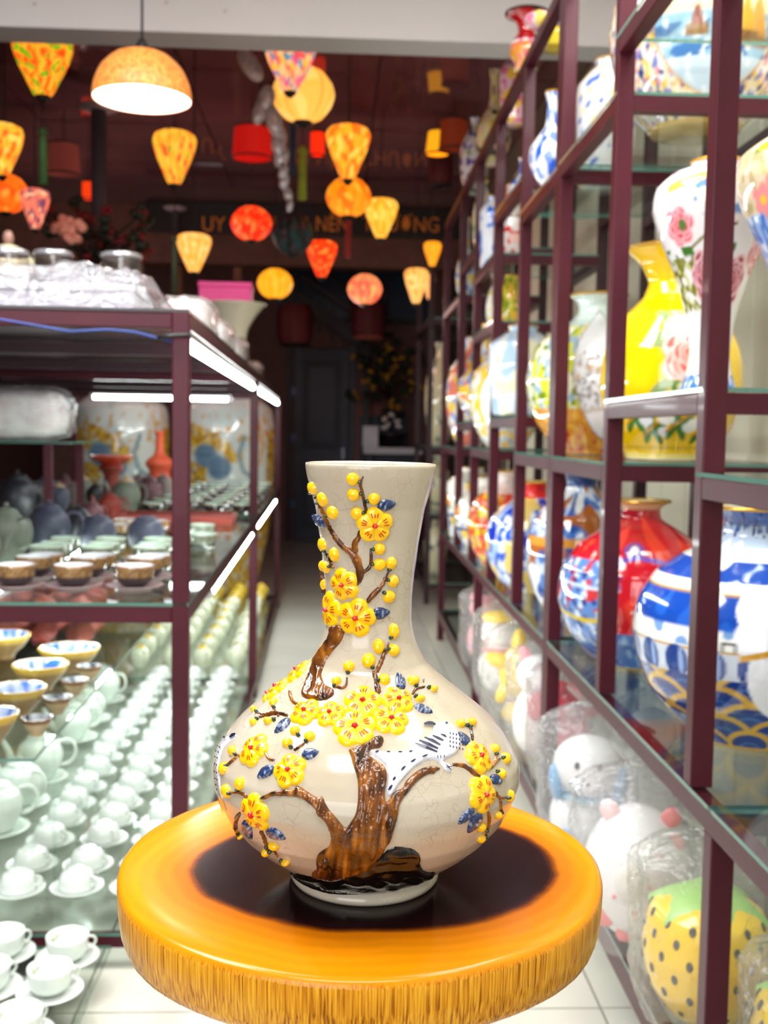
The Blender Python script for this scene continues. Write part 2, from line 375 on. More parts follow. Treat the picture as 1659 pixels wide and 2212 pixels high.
for z in (.16, .70, 1.22, 2.2):
    for x in (XF+.02, 1.1): box('rail', x, x+.036, 8.24, 9.6, z-.04, z-.001, STEEL2, rk)
    for y in (8.204, 9.604): box('rail', XF+.06, 1.1, y, y+.03, z-.04, z-.001, STEEL2, rk)
    pane('glass_shelf', XF+.02, 1.14, 8.2, 9.64, z, z+.008, rk)

# ================================================================== LEFT RACK
XL = -.3157; LY = [2.547, 5.245, 8.0]; XLL = -1.85
lr = thing('display_table', 'maroon steel two-tier display table with glass tops, left of the aisle', 'display rack', (0, 0, 0), RL)
for y in LY:
    for x in (XL-.04, XLL): box('post', x, x+.04, y, y+.04, 0, 1.594, STEEL, lr, bev=.003)
for z, h in ((1.594, .037), (.899, .04), (.088, .03)):
    for a, b in zip(LY[:-1], LY[1:]):
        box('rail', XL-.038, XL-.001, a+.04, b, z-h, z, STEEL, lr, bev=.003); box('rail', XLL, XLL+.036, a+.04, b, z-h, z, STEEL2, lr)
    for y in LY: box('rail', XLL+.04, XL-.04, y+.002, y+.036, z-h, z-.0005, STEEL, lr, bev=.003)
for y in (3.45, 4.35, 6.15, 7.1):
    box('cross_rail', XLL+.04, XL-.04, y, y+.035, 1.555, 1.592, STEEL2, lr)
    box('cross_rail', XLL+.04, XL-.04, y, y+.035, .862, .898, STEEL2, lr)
for a, b in zip(LY[:-1], LY[1:]):
    pane('glass_shelf', XLL, XL, a, b+.035, .900, .908, lr); pane('glass_shelf', XLL, XL, a+.001, b+.035, .0885, .0965, lr)
    box('top_board', XLL, XL, a, b+.035, 1.5945, 1.602, mat('dark_top_sheet', S(40, 26, 30), .25, var=.2), lr)
# half-depth glass tier carried on short legs
HZ = .507
pane('glass_shelf', XLL+.02, -.700, 2.62, 5.9, HZ-.008, HZ, lr)
for x in (-.7165, XLL+.04):
    for y in (2.86, 4.17, 5.40): box('leg', x, x+.008, y, y+.012, .0966, HZ-.0081, GLASS, lr)
RZ = 1.262
pane('glass_shelf', XLL+.02, -1.06, 4.55, 5.2, RZ-.008, RZ, lr)
for x in (-1.17, XLL+.05):
    for y in (4.56, 5.15): box('leg', x, x+.032, y, y+.032, .908, RZ-.008, STEEL, lr)

def tubelight(name, label, p0, p1, rot, m=None):
    t = thing(name, label, 'tube light', (0, 0, 0), rot)
    p0, p1 = np.array(p0), np.array(p1); d = (p1-p0)/np.linalg.norm(p1-p0)
    tube('tube', [p0+d*.03, p1-d*.03], .0125, m or TUBE, t, 12)
    tube('end_cap', [p0, p0+d*.03], .014, PLAST, t, 12); tube('end_cap', [p1-d*.03, p1], .014, PLAST, t, 12)
    a, b = np.minimum(p0, p1), np.maximum(p0, p1)
    if abs(d[1]) > .5: box('batten', a[0]-.012, a[0]+.012, a[1]+.01, b[1]-.01, a[2]+.0135, a[2]+.026, PLAST, t)
    else: box('batten', a[0]+.01, b[0]-.01, a[1]-.012, a[1]+.012, a[2]+.0135, a[2]+.026, PLAST, t)
    return t
tubelight('tube_light', 'long white tube light under the table top edge, between the first two posts', (XL-.022, 2.62, 1.529), (XL-.022, 5.17, 1.529), RL)
tubelight('tube_light', 'short white tube light under the top edge, beyond the second post', (XL-.022, 5.32, 1.529), (XL-.022, 7.92, 1.529), RL)
tubelight('tube_light', 'white tube light running crosswise before the first large jar', (-1.53, 7.12, 1.527), (-.955, 7.12, 1.527), RL)
tubelight('tube_light', 'white tube light running crosswise before the second large jar', (-.90, 7.12, 1.527), (-.60, 7.12, 1.527), RL)
tubelight('tube_light', 'tube light under the middle shelf edge, in front of the second post', (XL-.022, 3.2, .829), (XL-.022, 5.1, .829), RL, TUBE2)
tubelight('tube_light', 'tube light under the middle shelf edge, behind the second post', (XL-.022, 5.4, .829), (XL-.022, 7.6, .829), RL, TUBE2)
tubelight('tube_light', 'tube light under the middle of the middle shelf, over the white cups', (-.98, 2.9, .829), (-.98, 5.0, .829), RL, TUBE2)

# blue cable sagging along the top rail
pts = [at(x, y, RL, y=2.535) for x, y in ((-60, 680), (0, 690), (60, 700), (150, 716), (230, 712), (290, 717), (340, 730), (372, 738))]
o = tube('power_cable', pts, .0028, mat('blue_cable', S(24, 56, 136), .4)); o.rotation_euler = (0, 0, RL)
tag(o, 'thin blue power cable sagging along the top front rail of the left table', 'cable')
o = tube('power_cable', [at(x, y, RL, y=2.53) for x, y in ((340, 730), (375, 725), (412, 724))], .006, BLACK); o.rotation_euler = (0, 0, RL)
tag(o, 'black cable tie wrapped round the front post of the left table', 'cable')

# ================================================================== STOOL
TC = np.array([.0284, .917]); TR = .2104; TZ = .9455; TT = .052
def wood_top():
    m, nt, b = nodes('varnished_log_top'); N, Lk = nt.nodes, nt.links
    tc = N.new('ShaderNodeTexCoord'); mp = N.new('ShaderNodeMapping'); mp.inputs['Location'].default_value = (-.014, .012, 0)
    Lk.new(tc.outputs['Object'], mp.inputs['Vector'])
    sc = N.new('ShaderNodeVectorMath'); sc.operation = 'MULTIPLY'; sc.inputs[1].default_value = (1, 1.22, 0); Lk.new(mp.outputs[0], sc.inputs[0])
    ln = N.new('ShaderNodeVectorMath'); ln.operation = 'LENGTH'; Lk.new(sc.outputs[0], ln.inputs[0])
    nz = N.new('ShaderNodeTexNoise'); nz.inputs['Scale'].default_value = 6; nz.inputs['Detail'].default_value = 5; Lk.new(tc.outputs['Object'], nz.inputs['Vector'])
    ma = N.new('ShaderNodeMath'); ma.operation = 'MULTIPLY_ADD'; ma.inputs[1].default_value = .045; Lk.new(nz.outputs['Fac'], ma.inputs[0]); Lk.new(ln.outputs['Value'], ma.inputs[2])
    cr = N.new('ShaderNodeValToRGB'); e = cr.color_ramp.elements
    e[0].position = .0; e[0].color = (*S(46, 18, 22), 1); e[1].position = .30; e[1].color = (*S(206, 116, 8), 1)
    for p, c in ((.14, (30, 12, 15)), (.173, (34, 12, 14)), (.178, (100, 44, 10)), (.184, (196, 108, 8)), (.225, (226, 138, 8))):
        q = e.new(p); q.color = (*S(*c), 1)
    Lk.new(ma.outputs[0], cr.inputs[0])
    # fine growth rings
    wv = N.new('ShaderNodeMath'); wv.operation = 'MULTIPLY'; wv.inputs[1].default_value = 420; Lk.new(ma.outputs[0], wv.inputs[0])
    sn = N.new('ShaderNodeMath'); sn.operation = 'SINE'; Lk.new(wv.outputs[0], sn.inputs[0])
    sm = N.new('ShaderNodeMath'); sm.operation = 'MULTIPLY_ADD'; sm.inputs[1].default_value = .05; sm.inputs[2].default_value = .97; Lk.new(sn.outputs[0], sm.inputs[0])
    mx = N.new('ShaderNodeMixRGB'); mx.blend_type = 'MULTIPLY'; mx.inputs[0].default_value = 1; Lk.new(cr.outputs[0], mx.inputs[1]); Lk.new(sm.outputs[0], mx.inputs[2])
    # side grain streaks: stretched noise round the edge
    gm = N.new('ShaderNodeMapping'); gm.inputs['Scale'].default_value = (640, 640, 7); Lk.new(tc.outputs['Object'], gm.inputs['Vector'])
    gn = N.new('ShaderNodeTexNoise'); gn.inputs['Scale'].default_value = 1; gn.inputs['Detail'].default_value = 3; Lk.new(gm.outputs[0], gn.inputs['Vector'])
    lm = N.new('ShaderNodeTexNoise'); lm.inputs['Scale'].default_value = 9; Lk.new(tc.outputs['Object'], lm.inputs['Vector'])
    ad = N.new('ShaderNodeMath'); ad.operation = 'MULTIPLY_ADD'; ad.inputs[1].default_value = .35; Lk.new(lm.outputs['Fac'], ad.inputs[0]); Lk.new(gn.outputs['Fac'], ad.inputs[2])
    gr = N.new('ShaderNodeValToRGB'); e = gr.color_ramp.elements; e[0].position = .48; e[0].color = (*S(132, 76, 14), 1); e[1].position = .80; e[1].color = (*S(226, 166, 44), 1)
    q = e.new(.60); q.color = (*S(196, 126, 22), 1)
    Lk.new(ad.outputs[0], gr.inputs[0])
    ge = N.new('ShaderNodeNewGeometry'); sx = N.new('ShaderNodeSeparateXYZ'); Lk.new(tc.outputs['Object'], sx.inputs[0])
    st = N.new('ShaderNodeMapRange'); st.inputs[1].default_value = -.007; st.inputs[2].default_value = -.0022; Lk.new(sx.outputs['Z'], st.inputs[0])
    m2 = N.new('ShaderNodeMixRGB'); Lk.new(st.outputs[0], m2.inputs[0]); Lk.new(gr.outputs[0], m2.inputs[1]); Lk.new(mx.outputs[0], m2.inputs[2])
    # scratches and dust specks on the dark heart
    sp = N.new('ShaderNodeTexNoise'); sp.inputs['Scale'].default_value = 130; sp.inputs['Detail'].default_value = 8; sp.inputs['Roughness'].default_value = .8; Lk.new(tc.outputs['Object'], sp.inputs['Vector'])
    s2 = N.new('ShaderNodeMapRange'); s2.inputs[1].default_value = .69; s2.inputs[2].default_value = .78; s2.inputs[4].default_value = .55; Lk.new(sp.outputs['Fac'], s2.inputs[0])
    m3 = N.new('ShaderNodeMixRGB'); m3.inputs[2].default_value = (*S(150, 120, 120), 1); Lk.new(s2.outputs[0], m3.inputs[0]); Lk.new(m2.outputs[0], m3.inputs[1])
    Lk.new(m3.outputs[0], b.inputs['Base Color'])
    rr = N.new('ShaderNodeMapRange'); rr.inputs[3].default_value = .10; rr.inputs[4].default_value = .26; Lk.new(sp.outputs['Fac'], rr.inputs[0]); Lk.new(rr.outputs[0], b.inputs['Roughness'])
    b.inputs['Coat Weight'].default_value = .04; b.inputs['Coat Roughness'].default_value = .1; b.inputs['Specular IOR Level'].default_value = .24
    bp = N.new('ShaderNodeBump'); bp.inputs['Distance'].default_value = .002; iv = N.new('ShaderNodeMath'); iv.operation = 'SUBTRACT'; iv.inputs[0].default_value = 1; iw = N.new('ShaderNodeMath'); iw.operation = 'MULTIPLY'; iw.inputs[1].default_value = .3
    Lk.new(st.outputs[0], iv.inputs[1]); Lk.new(iv.outputs[0], iw.inputs[0]); Lk.new(iw.outputs[0], bp.inputs['Strength']); Lk.new(ad.outputs[0], bp.inputs['Height']); Lk.new(bp.outputs['Normal'], b.inputs['Normal'])
    return m
stool = thing('log_stool', 'round stool with a varnished orange log-slice seat and dark heartwood, holding the flower vase', 'stool', (TC[0], TC[1], 0))
seg = 360; prof = [(0, 0), (.05, 0), (.10, 0), (.15, 0), (.185, 0), (.2035, -.0003), (.2070, -.0012), (.2092, -.0034), (.2103, -.0075), (.2098, -.025), (.208, -.040), (.2055, -.047), (.200, -.0515), (.17, -.052), (0, -.052)]
V, Fc = lathev(prof, seg); V = V.copy()
for v in V:
    a = atan2(v[1], v[0]); k = 1+.004*sin(3*a+1)+.003*sin(7*a)
    if v[2] < -.008: k += .0010*sin(61*a)*sin(23*a+1)
    v[0] *= k; v[1] *= k
obj('seat', V, Fc, wood_top(), stool, loc=(0, 0, TZ))
for a in (radians(232), radians(308), radians(52), radians(128)):
    tube('leg', [(.13*cos(a), .13*sin(a), TZ-.053), (.17*cos(a), .17*sin(a), .001)], .0125, BLACK, stool, 12)
lathe('leg_ring', [(.158+.008*cos(t), .35+.008*sin(t)) for t in np.linspace(0, 2*pi, 9)], 48, BLACK, stool, cap=False)
lathe('seat_plate', [(0, TZ-.058), (.15, TZ-.058), (.15, TZ-.0525), (0, TZ-.0525)], 48, BLACK, stool, cap=False)

# ================================================================== THE FLOWER VASE
VX, VY = .031, .881
VP = [(.0625, 0), (.0625, .005), (.0605, .008), (.0575, .0105), (.0635, .0145), (.0755, .0225), (.0905, .0325), (.1057, .0445), (.1175, .058), (.1252, .073), (.1285, .088), (.1285, .096), (.1271, .1055), (.1224, .1155), (.1161, .1255), (.1074, .1355), (.0958, .1455), (.0834, .1555), (.066, .1665), (.0535, .1765), (.0474, .1845), (.042, .1945), (.0388, .2035), (.0365, .2125), (.0354, .2215), (.0353, .2395), (.0364, .2585), (.0398, .2855), (.046, .3125), (.0496, .3265), (.0528, .3395), (.0540, .3470), (.0535, .3492)]
VPz = np.array([p[1] for p in VP])+TZ; VPr = np.array([p[0] for p in VP])
for _ in range(2):
    q = VPr.copy(); q[4:-3] = .25*VPr[3:-4]+.5*VPr[4:-3]+.25*VPr[5:-2]; q[10:13] = VPr[10:13]; VPr = q
def vrad(z): return np.interp(z, VPz, VPr)
def vnorm(P):
    z = P[:, 2]; dr = (vrad(z+.0015)-vrad(z-.0015))/.003; a = np.arctan2(P[:, 1]-VY, P[:, 0]-VX)
    n = np.stack([np.cos(a), np.sin(a), -dr], 1); return n/np.linalg.norm(n, axis=1)[:, None]
def castv(O, D, t0, t1, n=500):
    t = np.linspace(t0, t1, n); Pp = O[:, None]+D[:, None]*t[None, :, None]
    g = np.hypot(Pp[..., 0]-VX, Pp[..., 1]-VY)-vrad(Pp[..., 2]); ins = (g < 0) & (Pp[..., 2] > TZ) & (Pp[..., 2] < TZ+.35)
    hit = ins.any(1); i = np.argmax(ins, 1); i = np.where(hit, i, np.argmin(np.where((Pp[..., 2] > TZ) & (Pp[..., 2] < TZ+.35), g, 9), 1))
    r = np.arange(len(O)); i0 = np.maximum(i-1, 0); ga, gb = g[r, i0], g[r, i]; f = np.where(hit & (ga > 0), ga/(ga-gb+1e-12), 1)
    T_ = t[i0]+(t[i]-t[i0])*f; return O+D*T_[:, None]
def onvase(px):
    px = np.array(px, float); D = np.array([ray(x, y) for x, y in px]); D /= np.linalg.norm(D, axis=1)[:, None]
    return castv(np.repeat(CAMP[None], len(px), 0), D, .62, 1.12)
def vase_glaze():
    m, nt, b = nodes('crackled_cream_glaze'); N, Lk = nt.nodes, nt.links
    tc = N.new('ShaderNodeTexCoord'); n = N.new('ShaderNodeTexNoise'); n.inputs['Scale'].default_value = 9; n.inputs['Detail'].default_value = 4; Lk.new(tc.outputs['Object'], n.inputs['Vector'])
    r = N.new('ShaderNodeValToRGB'); e = r.color_ramp.elements; e[0].position = .3; e[0].color = (*S(176, 163, 140), 1); e[1].position = .7; e[1].color = (*S(192, 183, 166), 1); Lk.new(n.outputs['Fac'], r.inputs[0])
    w = N.new('ShaderNodeTexNoise'); w.inputs['Scale'].default_value = 60; Lk.new(tc.outputs['Object'], w.inputs['Vector'])
    wm = N.new('ShaderNodeMixRGB'); wm.inputs[0].default_value = .012; Lk.new(tc.outputs['Object'], wm.inputs[1]); Lk.new(w.outputs['Color'], wm.inputs[2])
    v = N.new('ShaderNodeTexVoronoi'); v.feature = 'DISTANCE_TO_EDGE'; v.inputs['Scale'].default_value = 105; Lk.new(wm.outputs[0], v.inputs['Vector'])
    mr = N.new('ShaderNodeMapRange'); mr.inputs[1].default_value = 0; mr.inputs[2].default_value = .035; mr.inputs[3].default_value = 1; mr.inputs[4].default_value = 0; Lk.new(v.outputs['Distance'], mr.inputs[0])
    k = N.new('ShaderNodeTexNoise'); k.inputs['Scale'].default_value = 22; Lk.new(tc.outputs['Object'], k.inputs['Vector'])
    km = N.new('ShaderNodeMapRange'); km.inputs[1].default_value = .42; km.inputs[2].default_value = .68; km.inputs[4].default_value = .5; Lk.new(k.outputs['Fac'], km.inputs[0])
    mu = N.new('ShaderNodeMath'); mu.operation = 'MULTIPLY'; Lk.new(mr.outputs[0], mu.inputs[0]); Lk.new(km.outputs[0], mu.inputs[1])
    mx = N.new('ShaderNodeMixRGB'); mx.inputs[2].default_value = (*S(128, 100, 72), 1); Lk.new(mu.outputs[0], mx.inputs[0]); Lk.new(r.outputs[0], mx.inputs[1])
    Lk.new(mx.outputs[0], b.inputs['Base Color']); b.inputs['Roughness'].default_value = .2; b.inputs['Coat Weight'].default_value = .35; b.inputs['Coat Roughness'].default_value = .08; b.inputs['Specular IOR Level'].default_value = .4
    return m
GLZ = vase_glaze()
vz = thing('relief_vase', 'cream crackle-glazed vase with raised yellow blossoms, brown tree and bird, on the log stool', 'vase', (VX, VY, TZ+.0004))
zz = np.linspace(.0005, .3492, 170); body = [(vrad(z+TZ), z) for z in zz]
body = [(.05, .0005), (.061, .0)]+body[1:]+[(.0515, .3497), (.0498, .3470), (.046, .328), (.036, .29), (.032, .24), (.03, .2), (0, .195)]
lathe('body', body, 192, GLZ, vz)
RELIEF = mat('relief_glaze', attr=True, rough=.17, coat=.5, spec=.4, bump=.12, bscale=260)
def densify(pl, step, closed=True):
    out = []; n = len(pl)
    for i in range(n if closed else n-1):
        a, b = np.array(pl[i], float), np.array(pl[(i+1) % n], float); k = max(1, int(round(np.linalg.norm(b-a)/step)))
        out += [a+(b-a)*j/k for j in range(k)]
    if not closed: out.append(np.array(pl[-1], float))
    return np.array(out)
def chaikin(pl, n=2, closed=True):
    p = np.array(pl, float)
    for _ in range(n):
        q = np.roll(p, -1, 0) if closed else p[1:]; a = p if closed else p[:-1]
        r = np.empty((2*len(a), 2)); r[0::2] = .75*a+.25*q; r[1::2] = .25*a+.75*q
        if not closed: r = np.vstack([p[:1], r, p[-1:]])
        p = r
    return p
def inpoly(P, poly):
    x, y = P[:, 0], P[:, 1]; c = np.zeros(len(P), bool); j = len(poly)-1
    for i in range(len(poly)):
        xi, yi = poly[i]; xj, yj = poly[j]
        if yi != yj: c ^= ((yi > y) != (yj > y)) & (x < (xj-xi)*(y-yi)/(yj-yi)+xi)
        j = i
    return c
def pdist(P, poly):
    a = poly; b = np.roll(poly, -1, 0); d = b-a; L2 = (d**2).sum(1)+1e-9
    t = np.clip(((P[:, None]-a[None])*d[None]).sum(2)/L2, 0, 1); return np.linalg.norm(P[:, None]-(a[None]+t[..., None]*d[None]), axis=2).min(1)
def relief(name, poly, h, bev, colf, step=4, parent=None, hf=None, smooth_n=1, mt=None):
    poly = chaikin(poly, smooth_n) if smooth_n else np.array(poly, float)
    B = densify(poly, step); lo, hi = B.min(0), B.max(0)
    gx, gy = np.meshgrid(np.arange(lo[0], hi[0], step), np.arange(lo[1], hi[1], step)); G = np.stack([gx.ravel(), gy.ravel()], 1)
    G[::2, 1] += .3*step
    G = G[inpoly(G, B)] if len(G) else G
    if len(G): G = G[pdist(G, B) > step*.55]
    A = np.vstack([B, G]) if len(G) else B; nb = len(B)
    vs, _, fs, ov, _, _ = delaunay_2d_cdt([Vector(p) for p in A], [(i, (i+1) % nb) for i in range(nb)], [], 1, 1e-4)
    A2 = np.array([tuple(v) for v in vs]); cen = np.array([A2[list(f)].mean(0) for f in fs]); keep = inpoly(cen, B)
    fs = [tuple(f) for f, k in zip(fs, keep) if k]
    d = pdist(A2, B); hh = h*np.sqrt(np.clip(1-(1-np.minimum(d/bev, 1))**2, 0, 1))
    if hf is not None: hh = hh+hf(A2)*np.minimum(d/bev, 1)
    P = onvase(A2); n = vnorm(P); P = P+n*(hh-.0006)[:, None]-np.array([VX, VY, TZ])
    f0 = fs[0]; nn = np.cross(P[f0[1]]-P[f0[0]], P[f0[2]]-P[f0[0]])
    if nn @ n[f0[0]] < 0: fs = [f[::-1] for f in fs]
    col = np.array([colf(x, y) for x, y in A2])
    return obj(name, P, fs, mt or RELIEF, parent or vz, True, col)
def mixc(a, b, t): t = min(1, max(0, t)); return tuple(x+(y-x)*t for x, y in zip(a, b))
def bark(x, y):
    n = noise.noise((x*.085, y*.018, 1))+.6*noise.noise((x*.03, y*.03, 7))
    c = mixc(S(114, 62, 11), S(46, 23, 7), (n+.1)*1.7) if n > -.1 else mixc(S(114, 62, 11), S(166, 102, 26), (-n-.1)*2)
    return c
def barkh(A): return np.array([.0026*noise.noise((x*.11+y*.02, y*.018, 3))-.0016*abs(noise.noise((x*.2-y*.03, y*.03, 8)))+.0007*noise.noise((x*.3, y*.14, 5)) for x, y in A])
c1 = lambda L: [(600+x/4.2526, 980+y/4.2526) for x, y in L]
c2 = lambda L: [(430+x/3.951, 1400+y/3.951) for x, y in L]
c3 = lambda L: [(720+x/3.951, 1400+y/3.951) for x, y in L]
# --- big trunk with its two limbs
trunk = c2([(1250, 1545), (1190, 1470), (1120, 1390), (1080, 1330), (1060, 1270), (1030, 1265), (1010, 1280), (940, 1235), (860, 1180), (825, 1175), (815, 1205), (740, 1205), (640, 1220), (560, 1255), (510, 1275), (540, 1310), (640, 1265), (700, 1275), (730, 1268), (860, 1280), (930, 1330), (990, 1380), (1000, 1430), (1060, 1470), (1100, 1540), (1120, 1600), (1120, 1650), (1105, 1700), (1060, 1722), (1010, 1760), (990, 1830), (1010, 1880), (960, 1920), (955, 1945), (1010, 1960), (1100, 1985), (1250, 1960), (1400, 1910)]) + \
    c3([(316, 1870), (440, 1745), (440, 1710), (500, 1640), (520, 1560), (545, 1480), (560, 1400), (565, 1345), (600, 1285), (650, 1230), (680, 1180), (760, 1110), (830, 1075), (880, 1092), (862, 1062), (922, 1042), (890, 1012), (780, 1012), (690, 1065), (610, 1140), (595, 1200), (520, 1222), (470, 1300), (452, 1325), (440, 1250), (460, 1150), (462, 1060), (435, 1000), (390, 970), (320, 930), (306, 890), (330, 868), (415, 862), (440, 775), (400, 752), (350, 762), (280, 812), (150, 868), (108, 845), (140, 900), (165, 1000), (200, 1100), (210, 1200), (205, 1330), (190, 1420), (140, 1500)])
relief('tree_trunk', trunk, .0042, 9, bark, 3.2, hf=barkh)
kn = c3([(430, 1480), (450, 1435), (500, 1425), (520, 1470), (505, 1540), (460, 1570), (430, 1540)])
relief('bark_knot', kn, .0052, 10, lambda x, y: S(52, 26, 8), 3, hf=lambda A: .004)
relief('bark_knot', c2([(1040, 1790), (1080, 1750), (1130, 1790), (1130, 1850), (1080, 1890), (1045, 1850)]), .003, 8, lambda x, y: S(60, 30, 8), 3, hf=lambda A: .0035)
def rockc(x, y): return mixc(S(22, 18, 12), S(8, 8, 8), .5+.8*noise.noise((x*.05, y*.12, 2)))
rock = c3([(-400, 1908), (-300, 1925), (-200, 1950), (-150, 1950), (-100, 1985), (0, 2000), (100, 1965), (200, 1905), (330, 1855), (440, 1740), (480, 1710), (540, 1690), (600, 1700), (680, 1712), (738, 1760), (750, 1800), (742, 1850), (780, 1915), (895, 1905), (850, 1965), (700, 2030), (500, 2085), (300, 2112), (0, 2112), (-150, 2078), (-300, 2010)])
relief('rock_base', rock, .0030, 10, rockc, 3.4, hf=lambda A: np.array([.0022*noise.noise((x*.03, y*.10, 9)) for x, y in A]))
upper = [(713, 1350), (711, 1375), (694, 1398.5), (677.6, 1422), (670.5, 1445.6), (659, 1474), (652, 1490), (649, 1505), (665, 1513), (700, 1516), (723, 1504), (722, 1488), (704, 1481), (694, 1463), (698, 1445), (707, 1425), (722, 1405), (738, 1388), (745, 1370), (748, 1350)]
relief('tree_trunk', upper, .0038, 8, bark, 3, hf=barkh)
TW = []
def twig(pl, ws, h=.0026):
    p = chaikin(pl, 2, False); n = len(p); w = np.interp(np.linspace(0, 1, n), np.linspace(0, 1, len(ws)), ws)/2
    t = np.gradient(p, axis=0); t /= np.linalg.norm(t, axis=1)[:, None]+1e-9; nn = np.stack([-t[:, 1], t[:, 0]], 1)
    w = w*(1+.22*np.array([noise.noise((x*.15, y*.15, 4)) for x, y in p]))
    poly = np.vstack([p+nn*w[:, None], (p-nn*w[:, None])[::-1]]); TW.extend(p.tolist())
    relief('branch', poly, h, max(1.5, w.mean()), bark, max(1.6, w.mean()*.8), smooth_n=0)
K1, K2 = 1/4.2526, 1/3.951
for fn, k, L in ((c1, K1, [([(720, 1225), (765, 1110), (720, 960), (660, 900), (560, 830), (450, 640), (400, 500), (330, 380), (260, 300)], [25, 85, 90, 75, 60, 50, 40, 28, 8]),
        ([(715, 920), (700, 830), (750, 770), (765, 700)], [70, 70, 60, 45]), ([(780, 1100), (850, 1050), (862, 960), (850, 865)], [40, 42, 36, 12]),
        ([(822, 570), (790, 430), (770, 330), (752, 280), (795, 190)], [42, 36, 36, 32, 8]), ([(815, 1375), (890, 1285), (960, 1220), (1000, 1120), (1025, 1060)], [52, 62, 46, 36, 24]),
        ([(515, 1065), (490, 980), (440, 912)], [42, 30, 12]), ([(432, 1285), (405, 1130), (393, 1090)], [26, 20, 8]), ([(990, 1850), (1002, 1790), (1018, 1735)], [30, 22, 12])]),
    (c3, K2, [([(388, 405), (370, 300), (345, 190)], [66, 55, 42]), ([(365, 215), (415, 110), (440, 25)], [52, 46, 36]), ([(675, 405), (700, 350), (785, 335)], [26, 30, 18]), ([(772, 335), (765, 255)], [12, 8]),
        ([(1008, 998), (1100, 1000), (1160, 1035), (1210, 1085), (1262, 1110)], [34, 44, 46, 40, 24]), ([(1190, 795), (1168, 675)], [28, 20]), ([(1335, 1035), (1380, 975), (1435, 940)], [46, 28, 14]), ([(1380, 980), (1386, 915)], [20, 12]),
        ([(1380, 1230), (1420, 1290), (1492, 1275)], [34, 34, 26]), ([(1420, 1290), (1430, 1395)], [26, 16]), ([(1322, 1395), (1330, 1480), (1300, 1605)], [34, 26, 12])]),
    (c2, K2, [([(1150, 330), (1250, 355), (1265, 250)], [22, 28, 18]), ([(775, 365), (790, 465), (860, 485)], [32, 36, 28]), ([(765, 580), (650, 555), (560, 585), (495, 552)], [28, 36, 30, 14]), ([(660, 560), (642, 515)], [24, 14]), ([(560, 585), (512, 600)], [18, 10]), ([(690, 575), (632, 622)], [14, 8]),
        ([(650, 965), (585, 945), (568, 885)], [34, 34, 24]), ([(370, 935), (305, 900)], [26, 20]), ([(238, 1012), (330, 930)], [18, 20]), ([(425, 1295), (370, 1238), (262, 1240)], [36, 36, 18]),
        ([(360, 1405), (318, 1450), (308, 1540), (350, 1610)], [32, 50, 42, 14]), ([(528, 1555), (570, 1650), (585, 1740)], [34, 34, 14]), ([(595, 1665), (700, 1805)], [14, 8]), ([(810, 882), (905, 815)], [26, 18])])):
    for pl, ws in L: twig(fn(pl), [w*k for w in ws])
TWA = np.array(TW)
YEL, YELD = S(250, 200, 4), S(238, 172, 3)
def frame_at(px):
    c = onvase([px]); n = vnorm(c)[0]; a = np.cross((0, 0, 1), n); a /= np.linalg.norm(a); b = np.cross(n, a); return c[0], n, a, b
def tangent(px, uv, h):
    c, n, a, b = frame_at(px); uv = np.array(uv); Q = c+uv[:, :1]*a+uv[:, 1:2]*b+n*.03
    P = castv(Q, np.repeat(-n[None], len(Q), 0), 0, .09, 260); return P+vnorm(P)*np.array(h).reshape(-1, 1)-np.array([VX, VY, TZ])
GREEN = mat('green_calyx_glaze', S(34, 58, 34), .2, coat=.5); RED = mat('red_flower_eye', S(214, 16, 14), .18, coat=.5); MARK = mat('red_brown_brush', S(190, 62, 10), .4)
def dome(name, px, R1, R2, rot, h, m, parent, col=None):
    uv = [(0, 0)]; hh = [h]; K = 12
    for r in (.45, .8, 1.0):
        for j in range(K):
            t = 2*pi*j/K; x, y = R1*r*cos(t), R2*r*sin(t); uv.append((x*cos(rot)-y*sin(rot), x*sin(rot)+y*cos(rot))); hh.append(h*sqrt(1-r*r)-(.0006 if r == 1 else 0))
    P = tangent(px, uv, hh); Fc = [(0, 1+j, 1+(j+1) % K) for j in range(K)]
    for q in range(2): Fc += [(1+q*K+j, 1+q*K+K+j, 1+q*K+K+(j+1) % K, 1+q*K+(j+1) % K) for j in range(K)]
    cc = None if col is None else np.array([mixc(col, YELD, .25+.7*noise.noise((p[0]*300, p[2]*300, 1))) for p in P])
    return obj(name, P, Fc, m, parent, True, cc)
def bud(px, r1, r2):
    c = onvase([px])[0]; dist = np.linalg.norm(c-CAMP)/F; rz_, rx_ = r2*dist, r1*dist
    n = vnorm(onvase([px]))[0]; v = (c-CAMP)/np.linalg.norm(c-CAMP); fs = abs(n[:2] @ v[:2])/max(np.linalg.norm(n[:2]), .2); rx_ = min(rx_/max(fs, .35), rz_*1.25 if r1 < r2 else rx_)
    b = dome('bud', px, rx_, rz_, 0, .0042, RELIEF, vz, YEL)
    d = TWA-np.array(px); i = np.argmin((d**2).sum(1)); L = np.linalg.norm(d[i])+1e-6; u = d[i]/L; e = 1/sqrt((u[0]/r1)**2+(u[1]/r2)**2)
    if L < 60: dome('calyx', (px[0]+u[0]*e, px[1]+u[1]*e), .0020, .0017, 0, .0034, GREEN, b)
